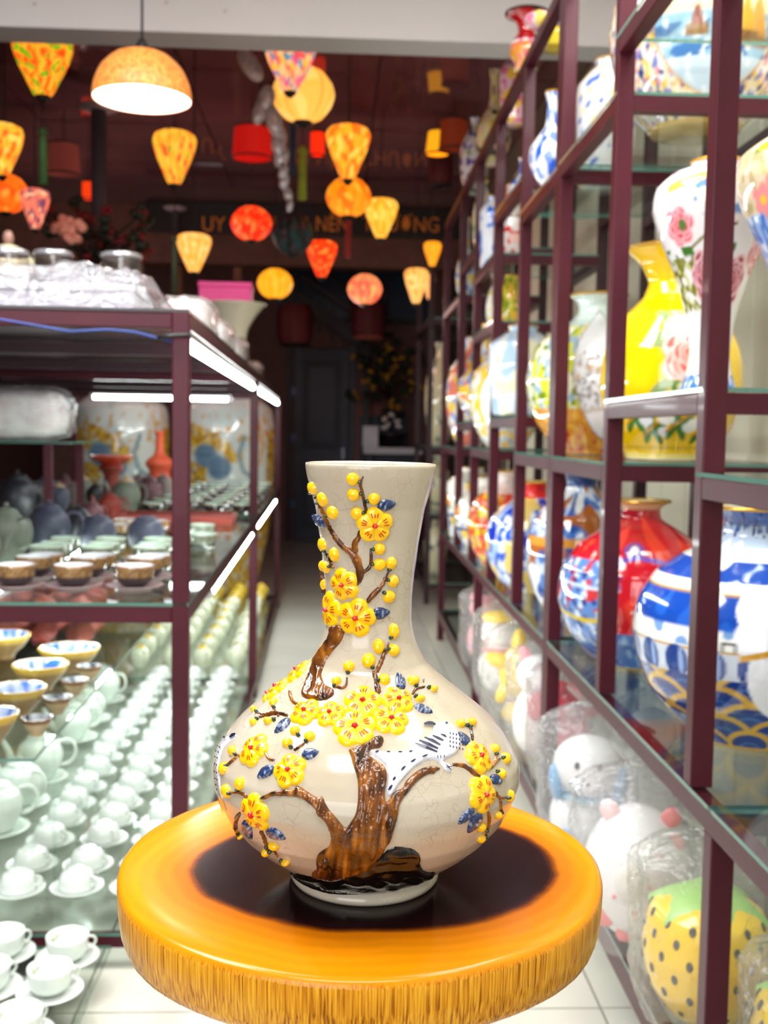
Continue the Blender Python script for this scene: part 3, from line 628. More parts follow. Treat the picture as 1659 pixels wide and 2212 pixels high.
for fn, k, L in ((c1, K1, [(690, 240, 60, 60), (697, 380, 60, 60), (885, 420, 55, 55), (727, 555, 55, 60), (322, 320, 35, 60), (412, 425, 38, 68), (502, 545, 48, 62), (415, 840, 30, 66), (522, 930, 38, 66), (445, 1045, 33, 56), (380, 1040, 16, 52), (392, 1210, 13, 52), (935, 880, 50, 55), (935, 1025, 58, 55), (1042, 1010, 45, 58), (1060, 1175, 45, 58), (1022, 1320, 52, 58), (1065, 1635, 40, 70), (928, 1775, 50, 66), (1065, 1810, 45, 55), (835, 1905, 60, 68), (655, 1960, 52, 52), (540, 2095, 45, 45), (978, 2080, 50, 55), (1245, 2090, 46, 50), (1430, 2170, 46, 32)]),
    (c2, K2, [(470, 530, 32, 26), (470, 640, 40, 32), (590, 630, 48, 32), (640, 470, 42, 40), (820, 710, 42, 42), (755, 815, 45, 42), (945, 760, 48, 45), (290, 880, 33, 42), (212, 1030, 24, 50), (235, 1225, 28, 55), (350, 1160, 27, 55), (640, 1690, 52, 36), (570, 1745, 36, 30), (740, 1825, 40, 22), (352, 1612, 26, 20)]),
    (c3, K2, [(740, 440, 45, 30), (1085, 650, 52, 38), (1180, 640, 52, 38), (1378, 865, 38, 42), (1470, 945, 24, 50), (1430, 1080, 34, 45), (1505, 1265, 16, 50), (1400, 1425, 34, 34), (1258, 1625, 40, 36), (1262, 1530, 44, 40)])):
    for x, y, a, b in L: bud(fn([(x, y)])[0], a*k*1.12, b*k*1.12)
def blossom(px, rpx, ph=0):
    c = onvase([px])[0]; R = 1.14*rpx*np.linalg.norm(c-CAMP)/F; K = 60; rings = [.0, .16, .32, .5, .66, .8, .91, 1.0]
    uv = []; hh = []; cc = []
    g = lambda t: .76+.24*abs(cos(2.5*(t-ph)))**.6
    def H(r, t): return .0034*(1-.3*r*r)*sqrt(max(0, 1-r**4))*(.62+.38*abs(cos(2.5*(t-ph)))**.5)+.0008
    for q in rings:
        for j in range(K):
            t = 2*pi*j/K; r = q*g(t)*R; uv.append((r*cos(t), r*sin(t))); hh.append(-.0006 if q == 1 else H(q, t)); cc.append(mixc(YEL, YELD, .5*(1-q)+.25*noise.noise((3*cos(t), 3*sin(t), q*4+px[0]))))
    P = tangent(px, uv, hh); Fc = [(i*K+j, (i+1)*K+j, (i+1)*K+(j+1) % K, i*K+(j+1) % K) for i in range(len(rings)-1) for j in range(K)]
    b = obj('blossom', P, Fc, RELIEF, vz, True, np.array(cc))
    dome('flower_eye', px, .18*R, .18*R, 0, .0068, RED, b)
    uv = []; hh = []; Fc = []
    for k in range(5):
        tk = ph+2*pi*k/5
        for s in (-1, 0, 1):
            t = tk+s*.24+random.uniform(-.05, .05); r0, r1 = (.40+.06*random.random())*R, (.62+.08*random.random())*R; w = .03*R; n0 = len(uv)
            for r, sg in ((r0, -1), (r0, 1), (r1, 1), (r1, -1)):
                uv.append((r*cos(t)-sg*w*sin(t), r*sin(t)+sg*w*cos(t))); hh.append(H(r/R/.95, t)+.0007)
            Fc.append((n0, n0+3, n0+2, n0+1)); 
    P = tangent(px, uv, hh); obj('petal_markings', P, [f[::-1] for f in Fc], MARK, b, False)
for fn, k, L in ((c1, K1, [(890, 660, 158, .35), (610, 1205, 142, .6), (480, 1435, 160, .2), (722, 1510, 165, .1)]),
    (c3, K2, [(250, 468, 150, .3), (550, 455, 130, .5), (490, 622, 142, .1), (185, 690, 172, .5), (1238, 935, 135, .4), (1275, 1250, 145, .9)]),
    (c2, K2, [(910, 555, 128, .2), (1120, 572, 120, .6), (470, 875, 140, .3), (775, 1052, 138, .8), (475, 1412, 148, 1.57), (850, 210, 120, .3), (672, 355, 118, .6), (600, 420, 60, .2)])):
    for x, y, r, ph in L: blossom(fn([(x, y)])[0], r*k, ph)
def leafc(x, y):
    n = noise.noise((x*.35, y*.12, 3)); return mixc(S(34, 54, 98), S(176, 188, 204), (n-.15)*2.4) if n > .15 else mixc(S(34, 54, 98), S(16, 26, 54), -n)
def leaf(p0, p1, w):
    p0, p1 = np.array(p0), np.array(p1); d = p1-p0; L = np.linalg.norm(d); d /= L; n = np.array([-d[1], d[0]]); pts = []
    for t in np.linspace(0, 1, 9): pts.append(p0+d*L*t+n*w/2*sin(pi*t**.8)**.8)
    for t in np.linspace(1, 0, 9)[1:-1]: pts.append(p0+d*L*t-n*w/2*sin(pi*t**.8)**.8)
    relief('leaf', pts, .0030, w*.3, leafc, 3, smooth_n=1)
for fn, k, L in ((c1, K1, [(900, 500, 1098, 455, 100), (462, 685, 312, 560, 85), (850, 1485, 1042, 1455, 105), (1150, 2190, 1098, 2005, 90)]),
    (c3, K2, [(678, 492, 858, 562, 64), (1168, 845, 1058, 715, 70), (1335, 1090, 1442, 1170, 85), (1205, 1365, 1056, 1512, 72), (1268, 1405, 1138, 1588, 88)]),
    (c2, K2, [(788, 600, 636, 738, 70), (645, 1010, 492, 1118, 90), (868, 930, 1032, 882, 90), (378, 1465, 457, 1645, 72), (565, 1548, 748, 1637, 84)])):
    for x0, y0, x1, y1, w in L: a, b = fn([(x0, y0), (x1, y1)]); leaf(a, b, w*k*1.15)
BIRDW, INK = S(216, 219, 230), mat('dark_blue_ink', S(22, 26, 58), .2, coat=.4)
bird = relief('bird', c3([(860, 645), (930, 622), (1000, 640), (1050, 700), (1090, 790), (1085, 850), (1040, 920), (960, 950), (930, 975), (985, 985), (1015, 1030), (1000, 1078), (950, 1050), (930, 1010), (880, 965), (800, 962), (700, 1020), (620, 1100), (540, 1200), (500, 1270), (470, 1275), (450, 1240), (470, 1110), (465, 1040), (430, 990), (330, 915), (312, 888), (335, 872), (420, 885), (560, 890), (660, 870), (700, 830), (790, 770), (850, 720), (850, 680)]), .0034, 9, lambda x, y: BIRDW, 3)
def ink(pts, w, fn=c3, k=K2, parent=None, h=.0046):
    p = np.array(fn(pts)); t = np.gradient(p, axis=0); t /= np.linalg.norm(t, axis=1)[:, None]+1e-9; n = np.stack([-t[:, 1], t[:, 0]], 1); ww = w*k/2*np.array([.5]+[1]*(len(p)-2)+[.5])[:, None] if len(p) > 2 else w*k/2
    return p+n*ww, p-n*ww
def inkmesh(name, strokes, fn, parent, h):
    V, Fc = [], []
    for pts, w in strokes:
        if len(pts) == 2: a, b = np.array(pts[0], float), np.array(pts[1], float); pts = [a, (a+b)/2, b]
        l, r = ink(pts, w, fn); n0 = len(V); V += l.tolist()+r.tolist(); m = len(l)
        Fc += [(n0+i, n0+i+1, n0+m+i+1, n0+m+i) for i in range(m-1)]
    P = onvase(V); nn = vnorm(P); Q = P+nn*h-np.array([VX, VY, TZ]); f = Fc[0]
    if np.cross(Q[f[1]]-Q[f[0]], Q[f[2]]-Q[f[0]]) @ nn[f[0]] < 0: Fc = [g[::-1] for g in Fc]
    return obj(name, Q, Fc, INK, parent, False)
wing = [([(690, 838), (780, 868), (872, 906)], 24), ([(722, 812), (800, 842), (880, 880)], 26), ([(765, 786), (835, 812), (900, 850)], 24), ([(832, 768), (890, 795), (925, 812)], 20), ([(900, 758), (930, 768), (950, 782)], 15)]
inkmesh('wing_stripes', wing, c3, bird, .0034)
dots = [([(975+(i % 5)*26, 745+(i//5)*36+(i % 5)*6), (978+(i % 5)*26, 765+(i//5)*36+(i % 5)*6)], 11) for i in range(20)]
dots += [([(355, 915), (385, 905)], 18), ([(450, 910), (480, 912)], 14), ([(545, 912), (580, 912)], 14), ([(635, 908), (665, 904)], 16), ([(745, 950), (790, 932)], 16), ([(650, 995), (690, 970)], 18), ([(570, 1062), (605, 1030)], 20), ([(502, 1145), (522, 1115)], 20), ([(465, 1225), (495, 1185)], 22), ([(870, 935), (876, 965)], 8), ([(895, 935), (900, 965)], 8), ([(925, 935), (928, 962)], 8), ([(940, 1010), (985, 1060)], 10), ([(990, 1030), (940, 1035)], 8)]
inkmesh('feather_dots', dots, c3, bird, .0040)
inkmesh('eye', [([(935, 672), (958, 674)], 24)], c3, bird, .0044)
inkmesh('beak', [([(768, 662), (800, 655), (835, 656), (866, 668)], 30)], c3, bird, .0018)
bird2 = relief('bird', c2([(332, 735), (252, 740), (196, 780), (158, 850), (140, 930), (138, 1050), (158, 1200), (196, 1320), (230, 1404), (212, 1300), (190, 1180), (176, 1050), (184, 940), (212, 855), (268, 802), (322, 772)]), .0014, 6, lambda x, y: BIRDW, 3)
inkmesh('feather_dots', [([(x, y), (x+4, y+16)], 10) for x, y in ((172, 840), (190, 850), (158, 880), (178, 890), (150, 930), (170, 940), (148, 990), (164, 1000), (148, 1050), (166, 1060), (152, 1110), (170, 1120), (160, 1160), (168, 1200))]+[([(172, 1240), (195, 1320), (222, 1396)], 12)], c2, bird2, .0019)
inkmesh('eye', [([(222, 775), (240, 772)], 22)], c2, bird2, .0022)
inkmesh('beak', [([(275, 775), (300, 755), (325, 745)], 26)], c2, bird2, .0020)

# ================================================================== RIGHT RACK: VASES
def bluewave(p, R, H):
    p.grad(.0, 1, (214, 226, 240), (196, 214, 236))
    p.band(.79, .84, (240, 240, 238)); p.band(.52, .79, (22, 74, 176)); p.band(.67, .715, (240, 238, 226)); p.band(.664, .672, (204, 152, 50)); p.blot(.16, .95, (240, 242, 244), 5, p.Vv > .54*H); p.blot(.10, .6, (36, 96, 200), 6, (p.Vv > .53*H) & (p.Vv < .66*H)); p.blot(.07, .4, (60, 100, 170), 16, p.Vv > .90*H)
    p.band(.45, .53, (240, 240, 236)); p.blot(.08, .75, (120, 160, 214), 17, (p.Vv > .46*H) & (p.Vv < .53*H)); p.band(.443, .453, (204, 152, 40)); p.band(.325, .443, (214, 222, 236))
    for i in range(20): p.ell(i/20*p.circ, .385*H, p.circ/54, .07*H, (26, 62, 144)); p.ell(i/20*p.circ+p.circ/130, .385*H, p.circ/260, .066*H, (150, 176, 226))
    p.band(0, .325, (22, 52, 120))
    for row in (4, 3, 2, 1, 0):
        n = 11
        for i in range(n):
            u = (i+.5*(row % 2))/n*p.circ; v = (-.02+row*.066)*H; r = p.circ/n*.60
            x = p.du(u); y = (p.Vv-v)*1.35; rho = np.hypot(x, y); up = (y > 0) & (p.Vv < .335*H)
            p.put((rho < r) & up, (26, 62, 142)); p.put((rho < r) & (rho > r*.82) & up, (214, 170, 70)); p.put((rho < r*.5) & (rho > r*.42) & up, (60, 110, 190))
    p.band(0, .012, (206, 160, 60))
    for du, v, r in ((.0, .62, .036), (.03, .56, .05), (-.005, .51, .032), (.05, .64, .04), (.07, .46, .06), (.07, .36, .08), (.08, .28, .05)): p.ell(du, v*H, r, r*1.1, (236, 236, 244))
    p.stroke([(-.02, .43*H), (.03, .46*H), (.09, .49*H)], .012, (206, 150, 30)); pass
    for u in (-.09, -.055): p.stroke([(u, .455*H), (u, .485*H), (u+.022, .485*H), (u+.022, .455*H)], .005, (30, 30, 40))
    p.band(.93, 1, (60, 90, 160)); p.blot(.05, .55, (20, 40, 110), 9, p.Vv > .88*H)
def redblue(p, R, H):
    p.grad(0, 1, (226, 38, 44), (196, 22, 44)); p.blot(.2, .7, (236, 66, 50), 3)
    p.band(0, .245, (58, 108, 190)); p.blot(.06, .6, (132, 176, 226), 4, p.Vv < .24*H)
    m = p.U < -.03*1-.10*R+.25*R*(p.Vv/H-.45)
    m &= (p.Vv < .66*H) & (p.U > -.5*p.circ*.6); p.put(m, (96, 136, 204)); p.blot(.07, .35, (200, 60, 60), 8, m & (p.Vv > .36*H)); p.blot(.05, .55, (210, 226, 244), 9, m); p.blot(.045, .7, (30, 50, 120), 10, m)
    p.stroke([(-.30, .33*H), (-.16, .30*H), (-.06, .32*H)], .012, (226, 196, 50)); p.stroke([(-.30, .52*H), (-.1, .5*H)], .008, (206, 224, 246))
    p.ell(-.02, .73*H, .035, .018, (120, 70, 150)); p.ell(-.02, .73*H, .014, .010, (240, 238, 230)); p.stroke([(-.06, .67*H), (0, .69*H), (.09, .66*H)], .01, (90, 80, 190))
    p.band(.955, 1, (236, 222, 170)); p.band(.0, .012, (224, 190, 90))
    for i in range(16): p.ell(-.02+.12*p.rng.random(), (.35+.25*p.rng.random())*H, .004, .004, (250, 200, 190))
def blends(cols, thr=.35, sc=.11, bg=(232, 230, 222), seed=1, bands=()):
    def f(p, R, H):
        p.C[:] = S(*bg)
        for i, c in enumerate(cols): p.blot(sc*(.7+.25*i), thr+.07*i, c, seed*31+i)
        for a, b, c in bands: p.band(a, b, c)
    return f
def peonywhite(p, R, H):
    p.C[:] = S(240, 236, 238); p.grad(.84, 1, (240, 236, 238), (226, 226, 240)); p.blot(.05, .75, (236, 170, 190), 3, p.Vv > .8*H)
    p.blot(.06, .55, (112, 152, 220), 5, (p.Vv > .74*H) & (p.U > -.05)); p.stroke([(-.10, .86*H), (-.02, .90*H), (.06, .88*H)], .02, (226, 170, 80))
    p.peony(-.085, .70*H, .042, (224, 60, 72), (246, 190, 200)); p.ell(-.075, .705*H, .010, .012, (90, 120, 60)); p.stroke([(-.07, .60*H), (0, .68*H), (.05, .70*H)], .006, (120, 100, 30))
    for a in range(7): p.leaf(.02, .53*H, .06, .2+.7*a, (58, 110, 28))
    p.blot(.05, -.1, (128, 126, 30), 7, (p.Vv < .58*H) & (p.Vv > .36*H) & (p.U < -.04)); p.blot(.04, .5, (206, 206, 150), 17, (p.Vv < .58*H) & (p.Vv > .36*H) & (p.U < -.04)); p.blot(.05, .2, (60, 116, 34), 18, (p.Vv < .62*H) & (p.Vv > .56*H) & (p.U < .05))
    p.peony(-.022, .50*H, .055, (158, 18, 36), (238, 190, 200)); p.peony(.075, .48*H, .055, (158, 18, 36), (238, 190, 200)); p.peony(.16, .62*H, .06, (200, 60, 80), (244, 200, 206))
    for a in range(6): p.leaf(.03, .31*H, .055, .6+1.05*a, (50, 120, 34))
    for u in (-.04, .0, .04, .08): p.stroke([(u, .02*H), (u*1.2, .26*H)], .012, (104, 150, 224))
    p.band(0, .09, (66, 120, 206)); p.blot(.03, .7, (236, 240, 246), 8, p.Vv < .09*H)
def peacock(p, R, H):
    p.grad(0, 1, (246, 226, 200), (238, 210, 180)); p.band(.92, 1, (238, 208, 214)); p.band(.985, 1, (220, 170, 60))
    p.blot(.05, .3, (226, 210, 170), 2); p.blot(.045, .55, (196, 176, 130), 3, p.Vv > .5*H)
    m = (p.U < .02) & (p.Vv > .32*H) & (p.Vv < .66*H); p.put(m, (150, 180, 232)); p.blot(.05, .3, (74, 116, 206), 4, m); p.blot(.04, .7, (224, 232, 246), 5, m)
    for u, v in ((-.11, .70), (-.07, .74), (-.05, .67), (-.09, .63), (-.03, .72)): p.flower(u, v*H, .03, (244, 150, 150), (250, 200, 60))
    p.stroke([(-.06, .66*H), (-.05, .58*H)], .014, (226, 30, 40)); p.stroke([(-.13, .62*H), (-.10, .45*H), (-.05, .3*H)], .012, (60, 110, 200))
    for u, v in ((-.08, .30), (-.03, .27), (-.06, .22), (0, .31), (.02, .2)): p.peony(u, v*H, .045, (238, 110, 30), (252, 214, 90))
    p.leaf(-.12, .36*H, .05, -1, (60, 120, 70)); p.blot(.05, .4, (252, 226, 150), 7, p.Vv < .16*H); p.band(0, .02, (224, 180, 60))
    p.stroke([(-.12, .88*H), (-.03, .91*H), (.1, .9*H)], .012, (126, 150, 70)); p.ell(-.10, .90*H, .02, .012, (250, 214, 40)); p.blot(.06, .65, (250, 200, 140), 9, p.Vv > .78*H)
def yellowpeony(p, R, H):
    p.C[:] = S(250, 206, 8); p.grad(.0, .5, (240, 196, 6), (252, 210, 10))
    g = random.Random(4)
    for k in range(26): p.leaf(.05+.10*(g.random()-.5), (.36+.30*g.random())*H, .05+.03*g.random(), g.random()*6.3, g.choice([(120, 160, 50), (150, 170, 110), (236, 234, 214), (80, 130, 40)]))
    p.peony(.055, .475*H, .085, (238, 92, 84), (252, 214, 206)); p.peony(.05, .30*H, .045, (226, 226, 196), (160, 170, 80))
    for u, v in ((-.05, .15), (.02, .17), (.10, .15), (-.1, .2)):
        for a in range(5): p.leaf(u, v*H, .05, a*1.25+.3, (60, 120, 30))
        p.ell(u-.03, v*H+.01, .022, .014, (240, 240, 230)); p.ell(u+.035, v*H-.01, .02, .012, (236, 236, 240)); p.stroke([(u-.03, v*H-.02), (u, v*H), (u+.03, v*H+.02)], .006, (206, 130, 30))
    p.band(.0, .03, (236, 214, 120)); p.band(.055, .062, (170, 140, 10))
def moonbamboo(p, R, H):
    p.C[:] = S(238, 234, 206); p.blot(.10, .1, (206, 210, 60), 3); p.blot(.07, .55, (150, 180, 206), 4, p.U < -.3*R); p.blot(.05, .8, (120, 140, 30), 5)
    p.band(0, .28, (214, 140, 40)); p.blot(.06, .4, (232, 176, 70), 6, p.Vv < .28*H); p.blot(.05, .75, (196, 60, 40), 7, p.Vv < .18*H)
    p.band(.80, 1, (206, 226, 220)); p.ell(.0, .77*H, .07, .03, (250, 212, 30)); p.blot(.04, .6, (236, 240, 230), 8, p.Vv > .78*H)
    u0 = .10*R*1.0; p.ell(u0, .49*H, .098, .205, (120, 90, 50), .12); p.ell(u0, .49*H, .094, .20, (238, 238, 244), .12)
    m = ((p.du(u0)/.09)**2+((p.Vv-.49*H)/.19)**2) < 1
    p.blot(.035, .35, (176, 168, 176), 9, m & (p.U < u0-.015) & (p.Vv < .62*H) & (p.Vv > .27*H)); p.blot(.025, .8, (96, 90, 90), 10, m & (p.U < u0-.02) & (p.Vv < .5*H) & (p.Vv > .3*H)); p.blot(.04, .7, (206, 170, 120), 11, m & (p.U < u0) & (p.Vv > .45*H) & (p.Vv < .6*H))
    for k in range(4): p.stroke([(u0+.055, (.40+.03*k)*H), (u0+.085, (.43+.03*k)*H)], .004, (150, 120, 110))
    p.stroke([(u0-.02, .60*H), (u0+.04, .585*H)], .004, (176, 172, 180)); p.stroke([(u0-.06, .26*H), (u0, .28*H), (u0+.06, .31*H)], .012, (210, 200, 190))
def ship(p, R, H):
    p.C[:] = S(240, 226, 196); p.blot(.06, .2, (238, 236, 240), 3); p.blot(.05, .5, (244, 204, 80), 4); p.blot(.045, .7, (120, 130, 190), 5); p.blot(.04, .85, (226, 140, 150), 6); p.blot(.05, .85, (40, 60, 130), 7, p.Vv < .5*H)
    a, b = .165, .30*H; v0 = .40*H; u0 = .05
    p.ell(u0, v0, a+.006, b+.006, (206, 150, 60)); m = p.ell(u0, v0, a, b, (236, 226, 186)); p.put(m & (p.Vv > v0+.1*H), (248, 222, 130), .6)
    p.put(m & (p.Vv < v0+.02*H), (150, 190, 216)); p.blot(.09, .1, (70, 120, 176), 8, m & (p.Vv < v0-.02*H) & (p.Vv > v0-.16*H)); p.put(m & (p.Vv < v0-.16*H), (196, 218, 232)); p.blot(.05, .7, (226, 236, 240), 9, m & (p.Vv < v0))
    for u, v, s, c in ((-.055, .06, .07, (150, 74, 70)), (.10, .02, .12, (222, 152, 24)), (.065, .04, .10, (232, 170, 40))):
        x = p.du(u0+u); y = p.Vv-(v0+(v-.12)*H); p.put(m & (np.abs(x) < (s-y)*.32) & (y > 0) & (y < s), c); p.put(m & (np.abs(x) < s*.4) & (np.abs(y) < .012), (140, 90, 30))
    p.stroke([(u0+.03, v0+.20*H), (u0+.09, v0+.12*H)], .008, (190, 130, 60)); p.band(.0, .02, (206, 160, 60)); p.blot(.06, .8, (220, 232, 206), 11, p.Vv > .75*H)
def goldfloral(p, R, H):
    p.C[:] = S(240, 234, 224); p.scatter(14, .035, [(240, 120, 30), (250, 200, 40), (230, 70, 60)], [(90, 140, 50), (60, 110, 60)], 5); p.blot(.07, .7, (80, 130, 210), 6, p.Vv < .4*H); p.band(.3, .34, (30, 60, 130))
def redgreen(p, R, H):
    p.C[:] = S(232, 52, 36); p.blot(.08, .35, (226, 210, 40), 3, p.U < 0); p.blot(.05, .6, (90, 150, 60), 4, p.U < 0); p.grad(.78, 1, (244, 210, 200), (244, 240, 236)); p.blot(.05, .8, (246, 170, 150), 6)
POME = [(.5, 0), (.55, .02), (.85, .18), (1, .40), (.95, .58), (.74, .73), (.42, .84), (.245, .90), (.23, .95), (.36, 1)]
def rv(label, cx, d, z, ytop, rpx, prof, paint, seg=96, rows=64, rim=GOLD, ref=None, Xadd=0, H=None, group=None):
    b = at(cx, 900, RR, y=d); X = b[0]+Xadd; h = H or at(cx, ytop, RR, y=d)[2]-z
    return vase(label, RW(X, d, z+.001), rpx*d/F, h, prof, paint, seg, rows, rim, group)
rv('large round vase with blue wave scales and gold lines on the low glass shelf, nearest', 1648, 2.13, .713, 1097, 262, GLOBE, bluewave, 320, 200)
rv('red pomegranate-shaped vase with blue lower part on the low shelf, behind the blue wave vase', 1392, 2.83, .713, 1083, 176, POME, redblue, 200, 120)
rv('blue, brown and gold vase on the low shelf, third from the front', 1262, 3.46, .713, 1020, 118, GLOBE, blends([(70, 120, 196), (30, 80, 160), (170, 96, 40), (236, 238, 240)], .2, .12, (196, 206, 220), 3, ((.52, .58, (214, 150, 60)), (.9, 1, (20, 60, 120)))), 140, 90)
rv('cobalt blue and white vase with gold arc on the low shelf, fourth from the front', 1158, 4.14, .713, 1042, 104, GLOBE, blends([(30, 86, 196), (20, 50, 170), (150, 176, 226), (226, 196, 110)], .15, .11, (226, 230, 236), 4, ((.86, 1, (226, 20, 20)),)), 140, 90)
rv('scarlet vase with yellow and green panel on the low shelf, fifth from the front', 1098, 4.82, .713, 1018, 84, GLOBE, redgreen, 110, 72)
rv('white vase with orange flowers and blue foot on the low shelf, sixth from the front', 1056, 5.5, .713, 1030, 70, GLOBE, goldfloral, 110, 72)
rv('pale vase with yellow flowers on the low shelf, farthest from the front', 1024, 6.25, .713, 1010, 56, CYL, goldfloral, 80, 56)
rv('tall white vase with dark red peonies and blue foot, beside the nearest post', 1527, 2.27, 1.409, 352, 130, MEI, peonywhite, 220, 150)
rv('tall cream vase with blue peacock and orange flowers on middle shelf, at the right edge', 1742, 1.985, 1.409, 275, 170, MEI, peacock, 220, 150)
rv('large yellow vase with a coral peony on the middle shelf', 1446, 2.76, 1.263, 540, 150, FLARE, yellowpeony, 220, 140)
rv('round vase with white landscape medallion and gold lower body on the middle shelf', 1287, 3.44, 1.263, 640, 152, GLOBE, moonbamboo, 200, 120)
rv('pale blue and cream jar on the middle shelf, fourth bay from the front', 1126, 4.17, 1.397, 705, 74, CYL, blends([(206, 214, 226), (230, 226, 190), (170, 196, 220)], .2, .14, (226, 228, 230), 6), 110, 72)
rv('round white vase with a yellow ringed medallion on the middle shelf, fifth bay', 1092, 4.83, 1.263, 730, 80, GLOBE, lambda p, R, H: (blends([(226, 214, 170), (250, 200, 60)], .3, .1, (236, 234, 230), 7)(p, R, H), p.ell(-.3*R, .42*H, .10, .16, (248, 196, 30)), p.ell(-.25*R, .42*H, .085, .14, (236, 236, 244)), p.blot(.05, .3, (196, 206, 220), 3, p.Vv < .2*H)), 120, 80)
rv('cream vase with orange and blue patches on the middle shelf, sixth bay', 1044, 5.5, 1.388, 700, 58, BOTTLE, blends([(240, 120, 60), (100, 150, 220), (250, 200, 60)], .5, .12, (240, 226, 190), 8), 90, 64)
rv('multicoloured floral vase on the middle shelf, farthest bay', 1014, 6.25, 1.251, 730, 52, GLOBE, blends([(120, 150, 220), (240, 200, 80), (236, 130, 110)], .4, .12, (236, 230, 220), 9), 80, 56)
rv('large round vase with sailing ships on a blue sea, upper shelf', 1478, 2.83, 2.112, -190, 185, GLOBE, ship, 200, 120)
rv('white vase with pale neck and blue sprigs on the upper shelf, behind the ship vase', 1290, 3.46, 2.109, 130, 64, CYL, blends([(70, 110, 200), (250, 226, 160)], .85, .09, (232, 232, 230), 11), 100, 64)
rv('blue and white bottle vase with a long neck on the upper shelf', 1176, 3.42, 2.109, 200, 48, BOTTLE, blends([(40, 90, 200), (120, 150, 220)], .45, .10, (232, 236, 242), 12), 96, 64)
rv('yellow vase with black rim standing on top of the rack', 1178, 3.74, 2.641, 62, 38, CYL, blends([(236, 200, 30), (240, 210, 60)], .1, .1, (238, 196, 20), 13), 80, 48, rim=BLACK)
rv('small cobalt and white vase on the upper shelf, fourth bay', 1116, 4.30, 2.238, 342, 28, BOTTLE, blends([(30, 80, 200)], .35, .10, (232, 236, 242), 14), 72, 48)
rv('crimson and white vase on the upper shelf, fifth bay', 1098, 4.80, 2.081, 400, 30, SQUAT, blends([(230, 60, 50), (250, 200, 190)], .3, .10, (240, 230, 226), 15), 72, 48)
rv('square-shouldered white bottle with blue brushwork on the upper shelf, fifth bay', 1052, 4.98, 2.081, 425, 26, CYL, blends([(50, 110, 216)], .5, .12, (230, 232, 240), 16), 72, 48)
rv('white and yellow vase on the upper shelf, sixth bay', 1035, 5.55, 2.223, 390, 24, GLOBE, blends([(240, 210, 60), (130, 150, 90)], .5, .10, (236, 232, 220), 17), 64, 40)
rv('small blue-striped white vase on the upper shelf, farthest bay', 1000, 6.2, 2.083, 470, 22, BOTTLE, blends([(70, 130, 220), (240, 214, 90)], .4, .10, (236, 236, 236), 18), 64, 40)
rv('yellow-green pot on the inner glass tier, in the fifth bay', 1098, 4.78, 1.801, 596, 27, SQUAT, blends([(130, 150, 20), (240, 190, 60)], .0, .08, (214, 200, 60), 19), 64, 40)
rv('white and yellow bud vase on the inner glass tier, in the fifth bay', 1048, 4.98, 1.801, 590, 20, FLARE, blends([(230, 210, 60)], .6, .08, (240, 236, 226), 20), 64, 40, Xadd=.035)
# standing on top of the rack
def topv(label, cx, d, ytop, rpx, prof, paint, rim=BLACK): return rv(label, cx, d, 2.641, ytop, rpx, prof, paint, 96, 64, rim)
topv('red trumpet vase with a flared black rim on top of the rack', 1116, 3.98, 30, 46, TRUMP, lambda p, R, H: (p.grad(0, .45, (240, 200, 70), (236, 120, 60)), p.band(.5, 1, (176, 16, 22)), p.blot(.06, .5, (240, 110, 150), 3, p.Vv < .5*H)))
topv('pink flowered vase on top of the rack, beside the red trumpet', 1144, 3.56, 22, 34, GLOBE, blends([(240, 120, 150), (250, 214, 220), (240, 210, 90)], .2, .09, (244, 170, 186), 22))
topv('rose-patterned vase with a black collar on top of the rack', 1092, 4.66, 118, 30, CYL, blends([(236, 110, 150), (250, 196, 60)], .3, .09, (240, 190, 206), 23))
topv('cream vase with a black mouth on top of the rack', 1052, 5.35, 150, 36, BOTTLE, blends([(236, 190, 190), (240, 196, 90), (40, 50, 40)], .6, .10, (240, 224, 160), 24))
topv('white vase with violet and green irises on top of the rack', 1013, 6.0, 255, 32, GLOBE, blends([(110, 70, 160), (110, 160, 50), (60, 70, 150)], .55, .10, (236, 224, 224), 25))
# far dark rack
for lab, cx, z, yt, r in (('pale ink-painted jar on the dark rack, upper tier by the hall', 950, 1.2285, 742, 34), ('cream jar on the dark rack, middle tier by the hall', 948, .7085, 985, 30), ('small cream vase on the dark rack, low tier by the hall', 946, .1685, 1135, 26)):
    rv(lab, cx, 8.75, z, yt, r, GLOBE, blends([(96, 116, 110)], .8, .2, (214, 206, 170), len(lab)), 64, 40, WHITE, H=None if z > .2 else .48)

